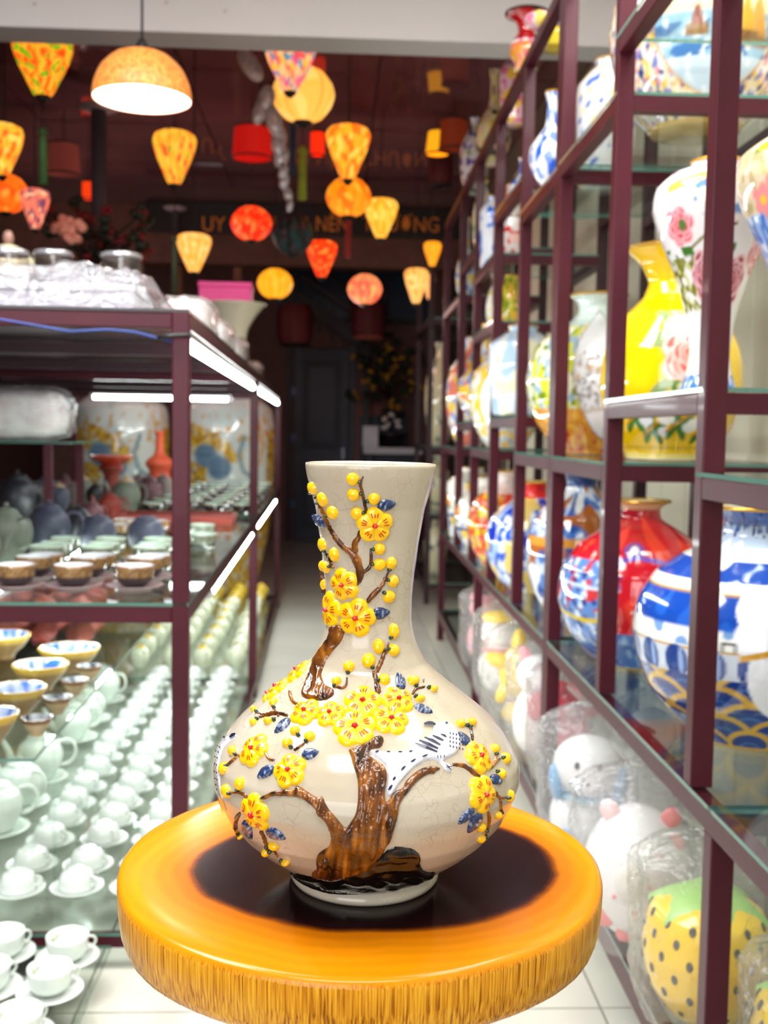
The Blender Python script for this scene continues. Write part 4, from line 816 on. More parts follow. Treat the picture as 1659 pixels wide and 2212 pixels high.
# ================================================================== RIGHT RACK: BAGGED COIN BANKS ON THE BOTTOM SHELF
BZ = .2045
def bag(label, loc, rx, ry, h, seed, name='plastic_bag', mt=None, knot=True, cat='bag', lump=.06):
    t = thing(name, label, cat, loc); V, Fc = [], []; nu, nv = 56, 40
    for i in range(nv+1):
        s = i/nv; z = h*s
        if knot: r = (.80+.2*sin(min(s/.25, 1)*pi/2)) if s < .74 else max(.10, cos((s-.74)/.19*pi/2)) if s < .90 else .10+.35*((s-.9)/.1)**.7
        else: r = (1-abs(2*s-1)**3.2)**(1/2.6) if 0 < s < 1 else .0
        for j in range(nu):
            a = 2*pi*j/nu; q = Vector((cos(a)*2.2, sin(a)*2.2, s*4+seed*7.3)); n = lump*(noise.noise(q)+.7*noise.noise(q*2.7)+.5*abs(noise.noise(q*5.3)))
            n += .05*sin(a*11+seed+6*s)*(s > .6)
            V.append((rx*(r+n*r**.5)*cos(a), ry*(r+n*r**.5)*sin(a), z+(.01*noise.noise(q*1.3) if .05 < s < .95 else 0)))
    for i in range(nv):
        for j in range(nu): Fc.append((i*nu+j, i*nu+(j+1) % nu, (i+1)*nu+(j+1) % nu, (i+1)*nu+j))
    obj('film', V, Fc, mt or BAG, t)
    if knot: ring('tie', .13*(rx+ry)/2, .004, h*.90, mat('clear_tie', S(210, 210, 205), .4), t, 16)
    return t
CER = mat('glossy_ceramic_paint', attr=True, rough=.2, coat=.5)
def rp(cx, cy, d): b = at(cx, cy, RR, y=d); return b[0]
def strawberry(label, X, Y, R, H):
    t = thing('strawberry_bank', label, 'coin bank', RW(X, Y, BZ))
    pr = smoothprof([(0, 0), (.55*R, .02*H), (.88*R, .25*H), (R, .55*H), (.86*R, .85*H), (.45*R, .98*H), (0, H)], 60)
    p = Paint(R, pr[:, 1], 160, (252, 208, 6)); a0 = atan2(-Y, -X)
    lathe('body', pr, 160, CER, t, p.C.reshape(-1, 3), a0, cap=False)
    SEED = mat('dark_seed', S(34, 40, 40), .2, coat=.5); k = 0; s0 = None
    for row, f in enumerate((.14, .29, .44, .58, .71, .83)):
        for j in range(13):
            a = a0+2*pi*(j+.5*(row % 2))/13; i = min(range(60), key=lambda q: abs(pr[q, 1]-f*H)); r = pr[i, 0]
            if s0 is None:
                V, Fc = ellipsoid((0, 0, 0), (.0035, .007, .010), 10, 6); s0 = obj('seed', V, Fc, SEED, t); o = s0
            else: o = inst(s0, t)
            o.location = (r*cos(a), r*sin(a), f*H); o.rotation_euler = (0, (f-.5)*-1.1, a)
    LEAFM = mat('pale_green_leaf', S(160, 206, 110), .35)
    for j in range(6):
        a = a0+2*pi*j/6+.3; L = []; Fc = []
        for q in range(7):
            s = q/6; r = s*.95*R; z = H*(1.015-.20*s*s)+.004; w = .30*R*sin(pi*min(1, s*.9+.12))
            L += [(r*cos(a)-w*sin(a), r*sin(a)+w*cos(a), z-.006), (r*cos(a), r*sin(a), z+.006), (r*cos(a)+w*sin(a), r*sin(a)-w*cos(a), z-.006)]
        for q in range(6): Fc += [(q*3, q*3+1, q*3+4, q*3+3), (q*3+1, q*3+2, q*3+5, q*3+4)]
        obj('leaf', L, Fc, LEAFM, t)
    return t
strawberry('large yellow strawberry coin bank with dark seeds, second nearest on the bottom shelf', .715, 1.98, .122, .245)
bag('clear plastic bag around the large yellow strawberry bank', RW(.715, 1.98, BZ), .145, .142, .40, 3)
strawberry('yellow strawberry coin bank on the bottom shelf, nearest to the camera', .80, 1.70, .10, .20)
bag('clear plastic bag around the nearest yellow strawberry bank', RW(.80, 1.70, BZ), .118, .118, .31, 4)
def blobs(label, name, X, Y, parts, seedcol=None):
    """one figurine: list of (part name, centre, radii, colour)"""
    t = thing(name, label, 'coin bank', RW(X, Y, BZ), atan2(-Y, -X)+pi/2)
    for nm, c, r, col, rot in parts:
        Rm = np.array(Matrix.Rotation(rot, 3, 'Y')) if rot else None
        V, Fc = ellipsoid(c, r, 28, 18, Rm); obj(nm, V, Fc, CER, t, True, np.repeat([S(*col)], len(V), 0))
    return t
Wc = (238, 236, 236)
blobs('round white pig coin bank with pink spots in plastic, behind the large strawberry', 'pig_bank', .665, 2.30,
      [('body', (0, 0, .15), (.118, .118, .15), Wc, 0), ('ear', (-.06, -.02, .285), (.022, .015, .03), (240, 206, 208), -.4), ('ear', (.07, -.02, .28), (.022, .015, .03), (240, 120, 120), .4), ('snout', (-.01, -.118, .17), (.035, .02, .045), (236, 232, 226), 0)] +
      [('spot', (x, -sqrt(max(0, 1-(x/.118)**2-((z-.15)/.15)**2))*.118, z), (r, .004, r), (240, 130, 130), 0) for x, z, r in ((-.062, .07, .022), (-.03, .20, .004), (.05, .22, .004), (.0, .10, .006), (-.02, .035, .02), (.03, .16, .005), (.08, .24, .02), (-.045, .13, .005))])
bag('crumpled clear plastic bag around the white spotted pig bank', RW(.665, 2.30, BZ), .146, .146, .44, 5, lump=.09)
blobs('white puppy coin bank with blue ears in plastic, by the double post', 'puppy_bank', .665, 2.78,
      [('body', (0, 0, .10), (.10, .09, .10), Wc, 0), ('head', (0, -.015, .24), (.095, .085, .085), Wc, 0), ('ear', (.083, -.05, .20), (.020, .026, .055), (110, 160, 206), .15), ('ear', (-.085, -.045, .20), (.018, .024, .05), (120, 170, 212), -.15), ('muzzle', (-.005, -.095, .215), (.04, .02, .026), (232, 230, 230), 0),
       ('eye', (-.03, -.094, .262), (.007, .004, .010), (60, 58, 66), 0), ('eye', (.028, -.094, .262), (.007, .004, .010), (60, 58, 66), 0), ('nose', (-.002, -.116, .222), (.008, .005, .006), (70, 66, 70), 0), ('paw', (-.055, -.08, .06), (.03, .025, .026), (120, 170, 212), 0), ('collar', (0, -.02, .165), (.075, .075, .012), (130, 186, 216), 0)])
bag('clear plastic bag around the white puppy bank', RW(.665, 2.78, BZ), .134, .130, .45, 6, lump=.05)
blobs('white and grey penguin coin bank in plastic on the bottom shelf, behind the puppy', 'penguin_bank', .89, 2.97,
      [('body', (0, 0, .13), (.085, .08, .13), (226, 226, 222), 0), ('head', (0, 0, .28), (.07, .068, .065), (226, 224, 220), 0), ('brow', (-.02, -.062, .30), (.034, .012, .010), (40, 42, 46), .3), ('beak', (.01, -.075, .265), (.012, .014, .012), (40, 44, 50), 0), ('wing', (.075, -.03, .15), (.016, .03, .06), (110, 116, 120), .3), ('scarf', (0, -.005, .215), (.068, .066, .016), (150, 196, 90), 0)])
bag('clear plastic bag around the penguin bank', RW(.89, 2.97, BZ), .112, .11, .45, 7)
FB = blobs('crimson flower-shaped coin bank in plastic on the bottom shelf, just past the double post', 'flower_bank', .735, 3.345,
      [('body', (0, 0, .14), (.09, .085, .14), (226, 40, 70), 0), ('head', (0, -.01, .30), (.085, .08, .085), (214, 40, 66), 0)]+[('petal', (.075*cos(a), -.05, .30+.075*sin(a)), (.035, .03, .035), (232, 60, 84), 0) for a in np.linspace(0, 2*pi, 7)[:-1]]+[('eye', (0, -.095, .30), (.02, .01, .02), (250, 170, 180), 0)])
FB.scale = (.86, .86, .86)
bag('clear plastic bag around the crimson flower bank', RW(.735, 3.35, BZ), .136, .150, .455, 8)
blobs('white coin bank with a red motif in plastic, before the yellow star bank', 'cat_bank', .685, 3.62,
      [('body', (0, 0, .13), (.09, .085, .13), (240, 236, 232), 0), ('head', (0, -.01, .29), (.08, .075, .075), (240, 238, 236), 0), ('ear', (-.05, 0, .36), (.022, .016, .03), (240, 150, 160), -.3), ('ear', (.05, 0, .36), (.022, .016, .03), (240, 150, 160), .3), ('bow', (-.01, -.085, .20), (.03, .014, .05), (230, 90, 110), 0)])
bag('clear plastic bag around the white bank with red motif', RW(.685, 3.62, BZ), .115, .11, .455, 9)
blobs('bright yellow star-shaped coin bank in plastic on the bottom shelf', 'star_bank', .68, 4.02,
      [('body', (0, 0, .21), (.075, .06, .10), (252, 212, 10), 0)]+[('arm', (.075*sin(a), -.005, .22+.10*cos(a)), (.03, .04, .06), (250, 206, 10), a) for a in np.linspace(0, 2*pi, 6)[:-1]]+[('foot', (0, 0, .05), (.06, .06, .05), (246, 206, 20), 0), ('eye', (.0, -.062, .25), (.014, .008, .022), (120, 130, 110), 0)])
bag('clear plastic bag around the yellow star bank', RW(.68, 4.02, BZ), .145, .13, .45, 10)
blobs('white coin bank with yellow hat and red scarf in plastic, near the lower mid post', 'snowman_bank', .68, 4.52,
      [('body', (0, 0, .12), (.09, .085, .12), (240, 238, 234), 0), ('head', (0, 0, .27), (.08, .075, .075), (240, 238, 234), 0), ('hat', (0, 0, .335), (.08, .075, .03), (248, 204, 30), 0), ('scarf', (0, -.01, .195), (.078, .075, .018), (234, 70, 60), 0), ('cheek', (-.05, -.055, .25), (.012, .008, .008), (240, 110, 110), 0)])
bag('clear plastic bag around the bank with the yellow hat', RW(.68, 4.52, BZ), .118, .115, .45, 11)
PB = blobs('pink coin bank with blue ribbon in plastic, far end of the bottom shelf', 'bear_bank', .70, 5.12,
      [('body', (0, 0, .15), (.10, .095, .15), (244, 176, 182), 0), ('head', (0, 0, .34), (.09, .085, .085), (246, 170, 176), 0), ('ear', (-.06, 0, .41), (.03, .02, .03), (244, 160, 170), 0), ('ear', (.06, 0, .41), (.03, .02, .03), (244, 160, 170), 0), ('ribbon', (0, -.01, .125), (.097, .092, .012), (110, 140, 210), 0)])
PB.scale = (.9, .9, .80)
bag('tall clear plastic bag around the pink bank', RW(.70, 5.12, BZ), .13, .125, .445, 12)

# ================================================================== LEFT TABLE: LOW TIER, WHITE TEA SETS
GZ = .0968
def cupdata(R, H, inv=False, colf=None, mt=None, seg=32):
    out = [(0, .0), (R*.48, 0), (R*.50, H*.06), (R*.78, H*.16), (R*.95, H*.42), (R*.99, H*.75), (R, H), (R*.94, H*.99), (R*.86, H*.55), (R*.60, H*.2), (0, H*.16)]
    pr = smoothprof(out, 30); return pr
def saucerprof(R): return smoothprof([(0, 0), (R*.55, 0), (R*.58, R*.06), (R*.9, R*.17), (R, R*.21), (R*.95, R*.225), (R*.6, R*.12), (R*.5, R*.10), (0, R*.10)], 26)
JADE = [(150, 196, 196), (210, 150, 140), (150, 190, 170)]
def motif(V, z0, z1, ang, col, base):
    c = []
    for x, y, z in V:
        a = atan2(y, x); d = (a-ang+pi) % (2*pi)-pi; n = noise.noise((x*160, y*160, z*160))
        c.append(S(*col) if abs(d) < .35 and z0 < z < z1 and n > .05 else S(*base))
    return np.array(c)
def cup_thing(label, loc, rot, R=.047, H=.052, inv=True, col=(150, 196, 196), handle=True, group=None, base=(226, 234, 228)):
    t = thing('teacup', label, 'cup', loc, rot, group); pr = cupdata(R, H)
    if inv: pr = pr.copy(); pr[:, 1] = H-pr[:, 1]
    V, Fc = lathev(pr, 36); o = obj('bowl', V, [f[::-1] for f in Fc] if inv else Fc, PORC, t, True, motif(V, H*.25, H*.8, -.9, col, base))
    if handle:
        hp = [(-R*.86, 0, H*.3), (-R*1.2, 0, H*.28), (-R*1.42, 0, H*.5), (-R*1.25, 0, H*.74), (-R*.88, 0, H*.72)]
        tube('handle', chaikin3(hp), .0032, WHITE, t, 8)
    return t
def chaikin3(p, n=2):
    p = np.array(p, float)
    for _ in range(n):
        a, b = p[:-1], p[1:]; r = np.empty((2*len(a), 3)); r[0::2] = .75*a+.25*b; r[1::2] = .25*a+.75*b; p = np.vstack([p[:1], r, p[-1:]])
    return p
sp = saucerprof(.0725)
sauc0 = lathe('saucer', sp, 44, WHITE, cap=False); tag(sauc0, '', 'saucer', 'white saucers on the low tier')
cup0 = {}
for k, c in enumerate(JADE): cup0[k] = cup_thing('', (0, 0, 0), 0, col=c, group='upturned white cups on the low tier')
used_s, used_c = False, set()
colsX = [(-.478, 'aisle'), (-.635, 'second'), (-.79, 'third')]
rowsY = [2.785, 2.94, 3.12, 3.28, 3.43]+[3.59+.165*i for i in range(11)]
for ci, (X, cn) in enumerate(colsX):
    for ri, Y in enumerate(rowsY):
        jx, jy = random.uniform(-.006, .006), random.uniform(-.006, .006)
        loc = LW(X+jx, Y+jy, GZ); k = (1 if ri < 2 else (0 if (ri+ci) % 4 else 2)); cn2 = {0: 'column beside the aisle', 1: 'second column from the aisle', 2: 'third column from the aisle'}[ci]
        if not used_s: s = sauc0; used_s = True; s.location = loc
        else: s = inst(sauc0, None, loc)
        s['label'] = f'white saucer under an upturned cup, {ORD[ri+1]} row, {cn2}'
        lc = (loc[0], loc[1], loc[2]+.0104); rot = random.uniform(2.2, 3.2)-pi*.0
        lab = f'white cup upside down on its saucer, {ORD[ri+1]} row, {cn2}'
        if k not in used_c: used_c.add(k); q = cup0[k]; q.location = lc; q.rotation_euler = (0, 0, rot); q['label'] = lab
        else: q = copy_thing(cup0[k], lc, lab, rot)
def teapot(label, loc, rot, R, H, m, lidm=None, knobm=None, group=None, sp=1.0, name='teapot', col=None, hand=True):
    t = thing(name, label, 'teapot', loc, rot, group)
    pr = smoothprof([(R*.55, 0), (R*.6, .02*H), (R*.92, .3*H), (R, .5*H), (R*.86, .72*H), (R*.55, .84*H), (R*.5, .86*H)], 26); lathe('body', pr, 36, m, t)
    lathe('lid', smoothprof([(R*.52, .855*H), (R*.54, .875*H), (R*.4, .93*H), (R*.12, .965*H), (0, .97*H)], 14), 32, lidm or m, t, cap=False)
    V, Fc = ellipsoid((0, 0, 1.0*H), (R*.13, R*.13, .05*H), 14, 8); obj('knob', V, Fc, knobm or lidm or m, t)
    if sp:
        q = chaikin3([(R*.8, 0, .30*H), (R*1.2, 0, .42*H), (R*1.35, 0, .66*H), (R*1.6, 0, .86*H)]); V, Fc = tubev(q, np.linspace(R*.24, R*.09, len(q)), 10); obj('spout', V, Fc, m, t)
    if hand: tube('handle', chaikin3([(-R*.78, 0, .76*H), (-R*1.35, 0, .80*H), (-R*1.6, 0, .55*H), (-R*1.35, 0, .3*H), (-R*.88, 0, .27*H)]), R*.075, m, t, 8)
    return t
MILK = mat('pale_jade_porcelain', S(222, 232, 222), .14, coat=.4, var=.03)
PLATE = saucerprof(.095)
for i, (px, py, R, H) in enumerate(((23, 1800, .074, .16), (73, 1742, .074, .15), (127, 1688, .078, .17), (175, 1600, .07, .15), (215, 1560, .066, .14), (266, 1517, .07, .16))):
    b = at(px, py, RL, z=GZ); X = min(b[0], -.965); loc = LW(X, b[1], GZ)
    pl = lathe('plate', PLATE, 44, MILK, None, cap=False); pl.location = loc; tag(pl, f'pale porcelain stand under the {ORD[i+1]} white teapot from the front of the low tier', 'plate', 'teapot stands')
    teapot(f'white porcelain teapot on a stand, {ORD[i+1]} of the row left of the upturned cups', (loc[0], loc[1], loc[2]+.0105), random.uniform(2.4, 3.6), R, H, MILK, group='white teapots on the low tier')
CELA = mat('pale_celadon', S(226, 232, 204), .2, coat=.3, var=.05); YLID = mat('yellow_glaze_lid', S(226, 192, 70), .25, coat=.3, var=.15)
yp = None; n = 0
for ci, X in enumerate((-.44, -.60, -.76, -.93)):
    for ri in range(9):
        Y = 5.5+.285*ri
        lab = f'small pale celadon teapot, {ORD[ri+1]} of the far rows, {ORD[ci+1]} column from the aisle'
        loc = LW(X+random.uniform(-.01, .01), Y, GZ); m = YLID if ri > 6 else CELA; rt = random.uniform(.8, 2.3)
        if ri in (0, 7): yp = teapot(lab, loc, rt, .052, .12, m if ri > 6 else CELA, YLID if (ci+ri) % 2 else m, GOLD, 'celadon teapots at the far end of the low tier')
        else: copy_thing(yp, loc, lab, rt)
# half tier: blue bowls, dark bowls, red teapots
def bowl(label, loc, R, H, inner, outer, rimc, name='bowl', seed=1, group=None):
    pr = smoothprof([(0, 0), (R*.42, 0), (R*.44, H*.1), (R*.78, H*.5), (R, H), (R*.97, H*1.0), (R*.74, H*.52), (R*.4, H*.2), (0, H*.16)], 40); V, Fc = lathev(pr, 56); c = []
    for i, (x, y, z) in enumerate(V):
        row = i//56; rr = sqrt(x*x+y*y)/R; n = noise.noise((x*38+seed, y*38, seed))
        c.append(S(*rimc) if rr > .93 else (S(*outer) if row < 20 else mixc(S(*inner), S(222, 230, 238), .5+1.6*n)))
    o = obj(name, V, Fc, PORC, None, True, np.array(c), loc); return tag(o, label, 'bowl', group)
for i, (px, py) in enumerate(((150, 1452), (88, 1492), (40, 1548), (-20, 1610), (5, 1422))):
    b = at(px, py, RL, z=HZ); d = b[1]
    bowl(f'blue and white bowl with yellow rim on the glass half tier, {ORD[i+1]} from the back' if i < 4 else 'blue and white bowl with yellow rim, leftmost at the back of the half tier', LW(b[0], d, HZ+.001), 58*d/F if i else 64*d/F, .085, (60, 110, 190), (150, 112, 62), (206, 170, 70), seed=i, group='blue bowls on the half tier')
for i, (px, py) in enumerate(((186, 1668), (148, 1722), (96, 1790), (30, 1862))):
    b = at(px-8, py-190, RL, z=HZ*.5); X = min(b[0], -.9); Y = [3.62, 3.34, 3.08, 2.82][i]
    bowl(f'dark glazed bowl with pale brown outside, {ORD[i+1]} from the back on the half tier', LW(-.745, Y+[-.17, -.085, -.04, .0][i], HZ+.001), .040, .050, (40, 46, 60), (190, 160, 120), (120, 84, 50), seed=9+i, group='dark bowls on the half tier')
CLAY = mat('red_clay', S(150, 56, 44), .5, var=.12); TERRA = mat('orange_terracotta', S(214, 84, 52), .5, var=.1)
rp0 = None
for i in range(14):
    X, Y = -1.02-.17*(i % 4)-.02*(i//4), 4.55+.36*(i//4)+.05*(i % 2)
    lab = f'small red clay teapot on the half tier, {ORD[i//4+1]} row, {ORD[i % 4+1]} from the aisle'
    loc = LW(X, Y, HZ+.0006)
    if rp0 is None: rp0 = teapot(lab, loc, 1.6, .062, .105, CLAY, group='red clay teapots on the half tier')
    else: copy_thing(rp0, loc, lab, random.uniform(1.3, 1.8))
LIME = mat('lime_glaze', S(196, 214, 130), .2, coat=.4, var=.1)
lc0 = None
for i in range(7):
    loc = LW(-1.36, 3.1+.17*i, HZ+.0006)
    if lc0 is None: lc0 = lathe('lime_cup', cupdata(.05, .06), 32, LIME, None, cap=False); o = lc0
    else: o = inst(lc0)
    o.location = loc; tag(o, f'lime green cup at the left side of the half tier, {ORD[i+1]} from the front', 'cup', 'lime cups on the half tier')

# ================================================================== LEFT TABLE: MIDDLE SHELF, STONEWARE CUPS AND TEAPOTS
MZ = .9085
def bandcup(bands, inner, R=.049, H=.058, name='teacup'):
    pr = cupdata(R, H); V, Fc = lathev(pr, 48); c = []
    for i, (x, y, z) in enumerate(V):
        row = i//48; f = z/H
        if row >= 16: c.append(S(*inner))
        else:
            q = bands[0][1]
            for v, cc in bands:
                if f >= v: q = cc
            if .5 < f < .93 and noise.noise((atan2(y, x)*30, z*300, 2)) > .12: q = tuple(.72*k for k in q)
            c.append(S(*q))
    me = obj(name, V, Fc, PORC, None, True, np.array(c)); return me
brown = bandcup([(0, (46, 38, 42)), (.50, (150, 116, 76)), (.95, (140, 100, 62))], (226, 232, 238))
green = bandcup([(0, (58, 62, 58)), (.4, (128, 134, 116)), (.95, (206, 226, 206))], (206, 232, 214))
drum = bandcup([(0, (60, 36, 34)), (.75, (130, 120, 96)), (.93, (206, 232, 208))], (214, 236, 220), .048, .05)
SAU = mat('plum_brown_saucer', S(140, 116, 118), .4, var=.12)
sd0 = lathe('saucer', saucerprof(.074), 44, SAU, None, cap=False)
flags = {}
def place(src, loc, label, cat, group, rot=0):
    if src.name in flags: o = inst(src)
    else: flags[src.name] = 1; o = src
    o.location = loc; o.rotation_euler = (0, 0, rot); tag(o, label, cat, group); return o
for ci, X in enumerate((-.475, -.63, -.775, -.92)):
    for ri, Y in enumerate((2.74, 2.915, 3.03, 3.19, 3.36, 3.52)):
        if ci == 3 and ri > 1: continue
        cn = ('first', 'second', 'third', 'fourth')[ci]; sh = -.012*(ri if ri > 2 else 0)
        if ri in (0, 1, 3): place(sd0, LW(X+sh, Y, MZ), f'plum brown saucer in {ORD[ri+1]} row of stoneware cups, {cn} from the aisle post', 'saucer', 'brown saucers on the middle shelf'); dz = .0082
        else: dz = 0
        if ri == 2 : Y += .012
        src = brown if ri < 3 else green
        place(src, LW(X+sh, Y, MZ+dz+.0005), (f'brown stoneware cup with a gold band, {ORD[ri+1]} row, {cn} from the aisle post' if ri < 3 else f'grey-green stoneware cup with pale rim, {ORD[ri+1]} row, {cn} from the aisle post'), 'cup', 'stoneware cups on the middle shelf', random.random()*6)
for i, (x, y) in enumerate(((260, 1165), (272, 1152), (318, 1168), (338, 1155), (436, 1188), (436, 1165))):
    b = at(x, y, RL, z=MZ); place(brown if i < 4 else green, LW(b[0], b[1], MZ+.0005), ('gold-rimmed dark cup behind the stoneware rows, '+ORD[i+1]+' from the left') if i < 4 else f'pale-rimmed cup right of the front post, {("nearer", "farther")[i-4]} one', 'cup', 'cups behind the stoneware rows')
ri = 0
for ci, X in enumerate((-.40, -.54, -.68, -.82)):
    for rj, Y in enumerate((5.35, 5.65, 5.95, 6.3, 6.7, 7.1, 7.5)):
        place(drum, LW(X-.02*(ci > 1), Y, MZ+.0005), f'small reddish cup with pale green rim, {ORD[rj+1]} far row, {ORD[ci+1]} from the aisle', 'cup', 'pale-rimmed cups at the far end of the middle shelf')
def tray(label, X0, X1, Y0, Y1):
    t = thing('clay_tray', label, 'tray', LW((X0+X1)/2, (Y0+Y1)/2, MZ), RL); a, b = (X1-X0)/2, (Y1-Y0)/2
    box('base', -a, a, -b, b, 0.001, .014, CLAY, t, bev=.002)
    for q in (-1, 1): box('rim', -a, a, q*b-.006, q*b+.006, .0142, .034, CLAY, t, bev=.002); box('rim', q*a-.006, q*a+.006, -b+.007, b-.007, .0142, .034, CLAY, t, bev=.002)
    for k in range(4): box('slat', -a+.01, a-.01, -b*.7+k*b*.42, -b*.7+k*b*.42+.03, .0142, .022, CLAY, t)
tray('long red clay tea tray behind the front post, left piece', -.90, -.66, 4.72, 4.98)
tray('long red clay tea tray behind the front post, right piece', -.64, -.40, 4.72, 4.98)
SLATE = mat('slate_blue_stoneware', S(74, 78, 98), .45, var=.12); MOSS = mat('mossy_grey_stoneware', S(112, 120, 108), .45, var=.15); INKY = mat('near_black_clay', S(36, 36, 44), .4, var=.2); PLUM = mat('plum_clay', S(110, 70, 78), .45, var=.15); GREY = mat('grey_brown_clay', S(122, 108, 104), .5, var=.2); SAND = mat('sandy_glaze', S(206, 176, 140), .4, var=.1)
def mid(label, px, py, rpx, H, m, rot=2.8, lid=None, **k):
    b = at(px, py, RL, z=MZ); R = rpx*b[1]/F; return teapot(label, LW(b[0], b[1], MZ+.0005), rot, R, H, m, lid, **k)
mid('large round slate-blue teapot behind the stoneware cups', 106, 1190, 46, .165, SLATE, 3.3)
mid('grey-green round teapot at the left edge behind the stoneware cups', 14, 1214, 48, .175, MOSS, 2.6)
mid('small grey-green teapot at the far left edge beside the front cups', -32, 1232, 34, .13, MOSS, .4)
mid('near-black tall teapot at the left end of the shelf', 38, 1120, 38, .21, INKY, 3.4)
mid('black side-handle teapot right of the slate-blue pot', 172, 1168, 26, .13, INKY, 2.2)
mid('plum clay teapot behind the black side-handle pot', 200, 1148, 24, .125, PLUM, 4)
mid('red clay squat teapot before the orange dish', 238, 1118, 26, .115, CLAY, 3)
mid('mossy teapot with a sandy lid left of the front post', 272, 1108, 31, .18, MOSS, 2.9, SAND)
mid('plum brown teapot just left of the front post', 322, 1092, 27, .165, PLUM, 2.6)
mid('grey-brown teapot left of the front post, farther back', 352, 1084, 24, .16, GREY, 3.6)
for i, (x, y, r, H, m) in enumerate(((86, 1098, 22, .12, GREY), (128, 1104, 22, .14, SLATE), (160, 1096, 20, .13, GREY), (64, 1104, 24, .15, INKY), (182, 1086, 20, .15, MOSS), (140, 1086, 18, .16, PLUM), (205, 1092, 18, .12, INKY), (100, 1088, 22, .16, SLATE), (300, 1078, 22, .15, GREY), (20, 1096, 26, .15, SLATE))):
    mid(f'dark stoneware teapot among the crowded back row, {ORD[i+1]} of that cluster', x, y, r, H, m, random.uniform(1.25, 1.85), SAND if i in (1, 4) else None, group='crowded teapots at the back of the middle shelf')
for i, (x, y) in enumerate(((212, 1186), (316, 1188))):
    b = at(x, y, RL, z=MZ); R = .062; t = thing('lidded_jar', f'round slate-blue lidded jar behind the green cups, {("left", "right")[i]} of the pair', 'jar', LW(b[0], b[1], MZ+.0005))
    lathe('body', smoothprof([(.03, 0), (.05, .01), (R, .055), (.05, .095), (.036, .104)], 20), 36, SLATE, t); lathe('lid', smoothprof([(.038, .103), (.038, .108), (.012, .117), (0, .12)], 10), 28, SLATE, t, cap=False)
b = at(226, 1085, RL, z=MZ); o = bowl('orange terracotta dish raised above the teapots', LW(b[0], 6.25, MZ+.20), .13, .06, (206, 74, 50), (190, 60, 40), (232, 100, 70), 'terracotta_dish', 3)
t = thing('dish_stand', 'red clay pedestal under the orange dish', 'stand', LW(b[0], 6.25, MZ)); lathe('column', smoothprof([(.09, 0), (.08, .02), (.045, .08), (.045, .15), (.07, .19), (.07, .1995)], 24), 28, CLAY, t)
t = thing('bottle_vase', 'slender orange terracotta bottle vase before the first large jar', 'vase', LW(at(345, 1000, RL, y=7.7)[0], 7.7, MZ))
lathe('body', smoothprof([(.075, 0), (.08, .01), (.075, .12), (.10, .17), (.085, .20), (.045, .23), (.03, .27), (.026, .36), (.034, .40), (.028, .402)], 40), 32, TERRA, t)
# raised glass tier: wrapped bundle
def bundle(label, loc, sx, sy, sz, seed, inner=(236, 206, 206), rot=0):
    t = thing('wrapped_bundle', label, 'package', loc, rot)
    for nm, k, m in (('contents', .86, mat('pinkish_paper', S(*inner), .6, var=.3, vscale=14)), ('plastic_wrap', 1.0, BAG)):
        V, Fc = [], []; nu, nv = 60, 30
        for i in range(nv+1):
            for j in range(nu):
                a, b_ = 2*pi*j/nu, -pi/2+pi*i/nv; f = lambda q, e: math.copysign(abs(q)**e, q)
                x, y, z = f(cos(b_), .5)*f(cos(a), .5), f(cos(b_), .5)*f(sin(a), .5), f(sin(b_), .5)
                n = 1+1.5*(.07*noise.noise((x*2.5+seed, y*2.5, z*2.5))+.05*abs(noise.noise((x*6, y*6+seed, z*6)))+.03*noise.noise((x*14, y*14+seed, z*14)))*(1 if k == 1 else .4)
                V.append((x*sx*k*n, y*sy*k*n, max(-sz, z*sz*k*n)+sz))
        for i in range(nv):
            for j in range(nu): Fc.append((i*nu+j, i*nu+(j+1) % nu, (i+1)*nu+(j+1) % nu, (i+1)*nu+j))
        obj(nm, V, Fc, m, t)
    return t
bundle('bundle of pinkish wares wrapped in plastic on the small raised glass tier', LW(-1.33, 4.83, RZ+.001), .215, .22, .118, 3, (252, 226, 226))

# ================================================================== LEFT TABLE: TOP
TPZ = 1.6025
def drape(label, x0, x1, y0, y1, h, seed):
    t = thing('plastic_sheet', label, 'plastic sheet', (0, 0, 0), RL); V, Fc = [], []; nx, ny = 110, 70
    for j in range(ny+1):
        for i in range(nx+1):
            s, q = i/nx, j/ny; x = x0+(x1-x0)*s; y = y0+(y1-y0)*q
            e = min(min(s, 1-s)*(x1-x0), min(q, 1-q)*(y1-y0)); z = h*min(1, (e/.05))**.7
            wv = noise.noise((x*9+seed, y*9, 1))*.018+abs(noise.noise((x*22, y*22+seed, 3)))*.016+noise.noise((x*50, y*50, seed))*.005
            V.append((x+.012*noise.noise((y*12, s, seed)), y+.012*noise.noise((x*12, q, seed+4)), max(TPZ+.0012, TPZ+z+wv*(.25+min(1, e/.04)))))
    for j in range(ny):
        for i in range(nx): a = j*(nx+1)+i; Fc.append((a, a+1, a+nx+2, a+nx+1))
    obj('film', V, Fc, FILM, t); return t
drape('crumpled clear plastic sheet draped over white boxes along the top front edge', -1.75, -.40, 2.56, 3.12, .092, 2)
for i, (x0, x1, h) in enumerate(((-1.70, -1.27, .078), (-1.25, -.86, .074), (-.84, -.46, .076))):
    t = thing('carton', f'white carton under the plastic sheet on top, {ORD[3-i]} from the aisle', 'box', (0, 0, 0), RL)
    box('carton_body', x0, x1, 2.64, 3.04, TPZ, TPZ+h*.62, mat('grey_white_card', S(160, 156, 166), .6, var=.08), t, bev=.004); box('carton_lid', x0-.004, x1+.004, 2.636, 3.044, TPZ+h*.625, TPZ+h*.86, mat('grey_white_card', S(160, 156, 166), .6), t, bev=.004)
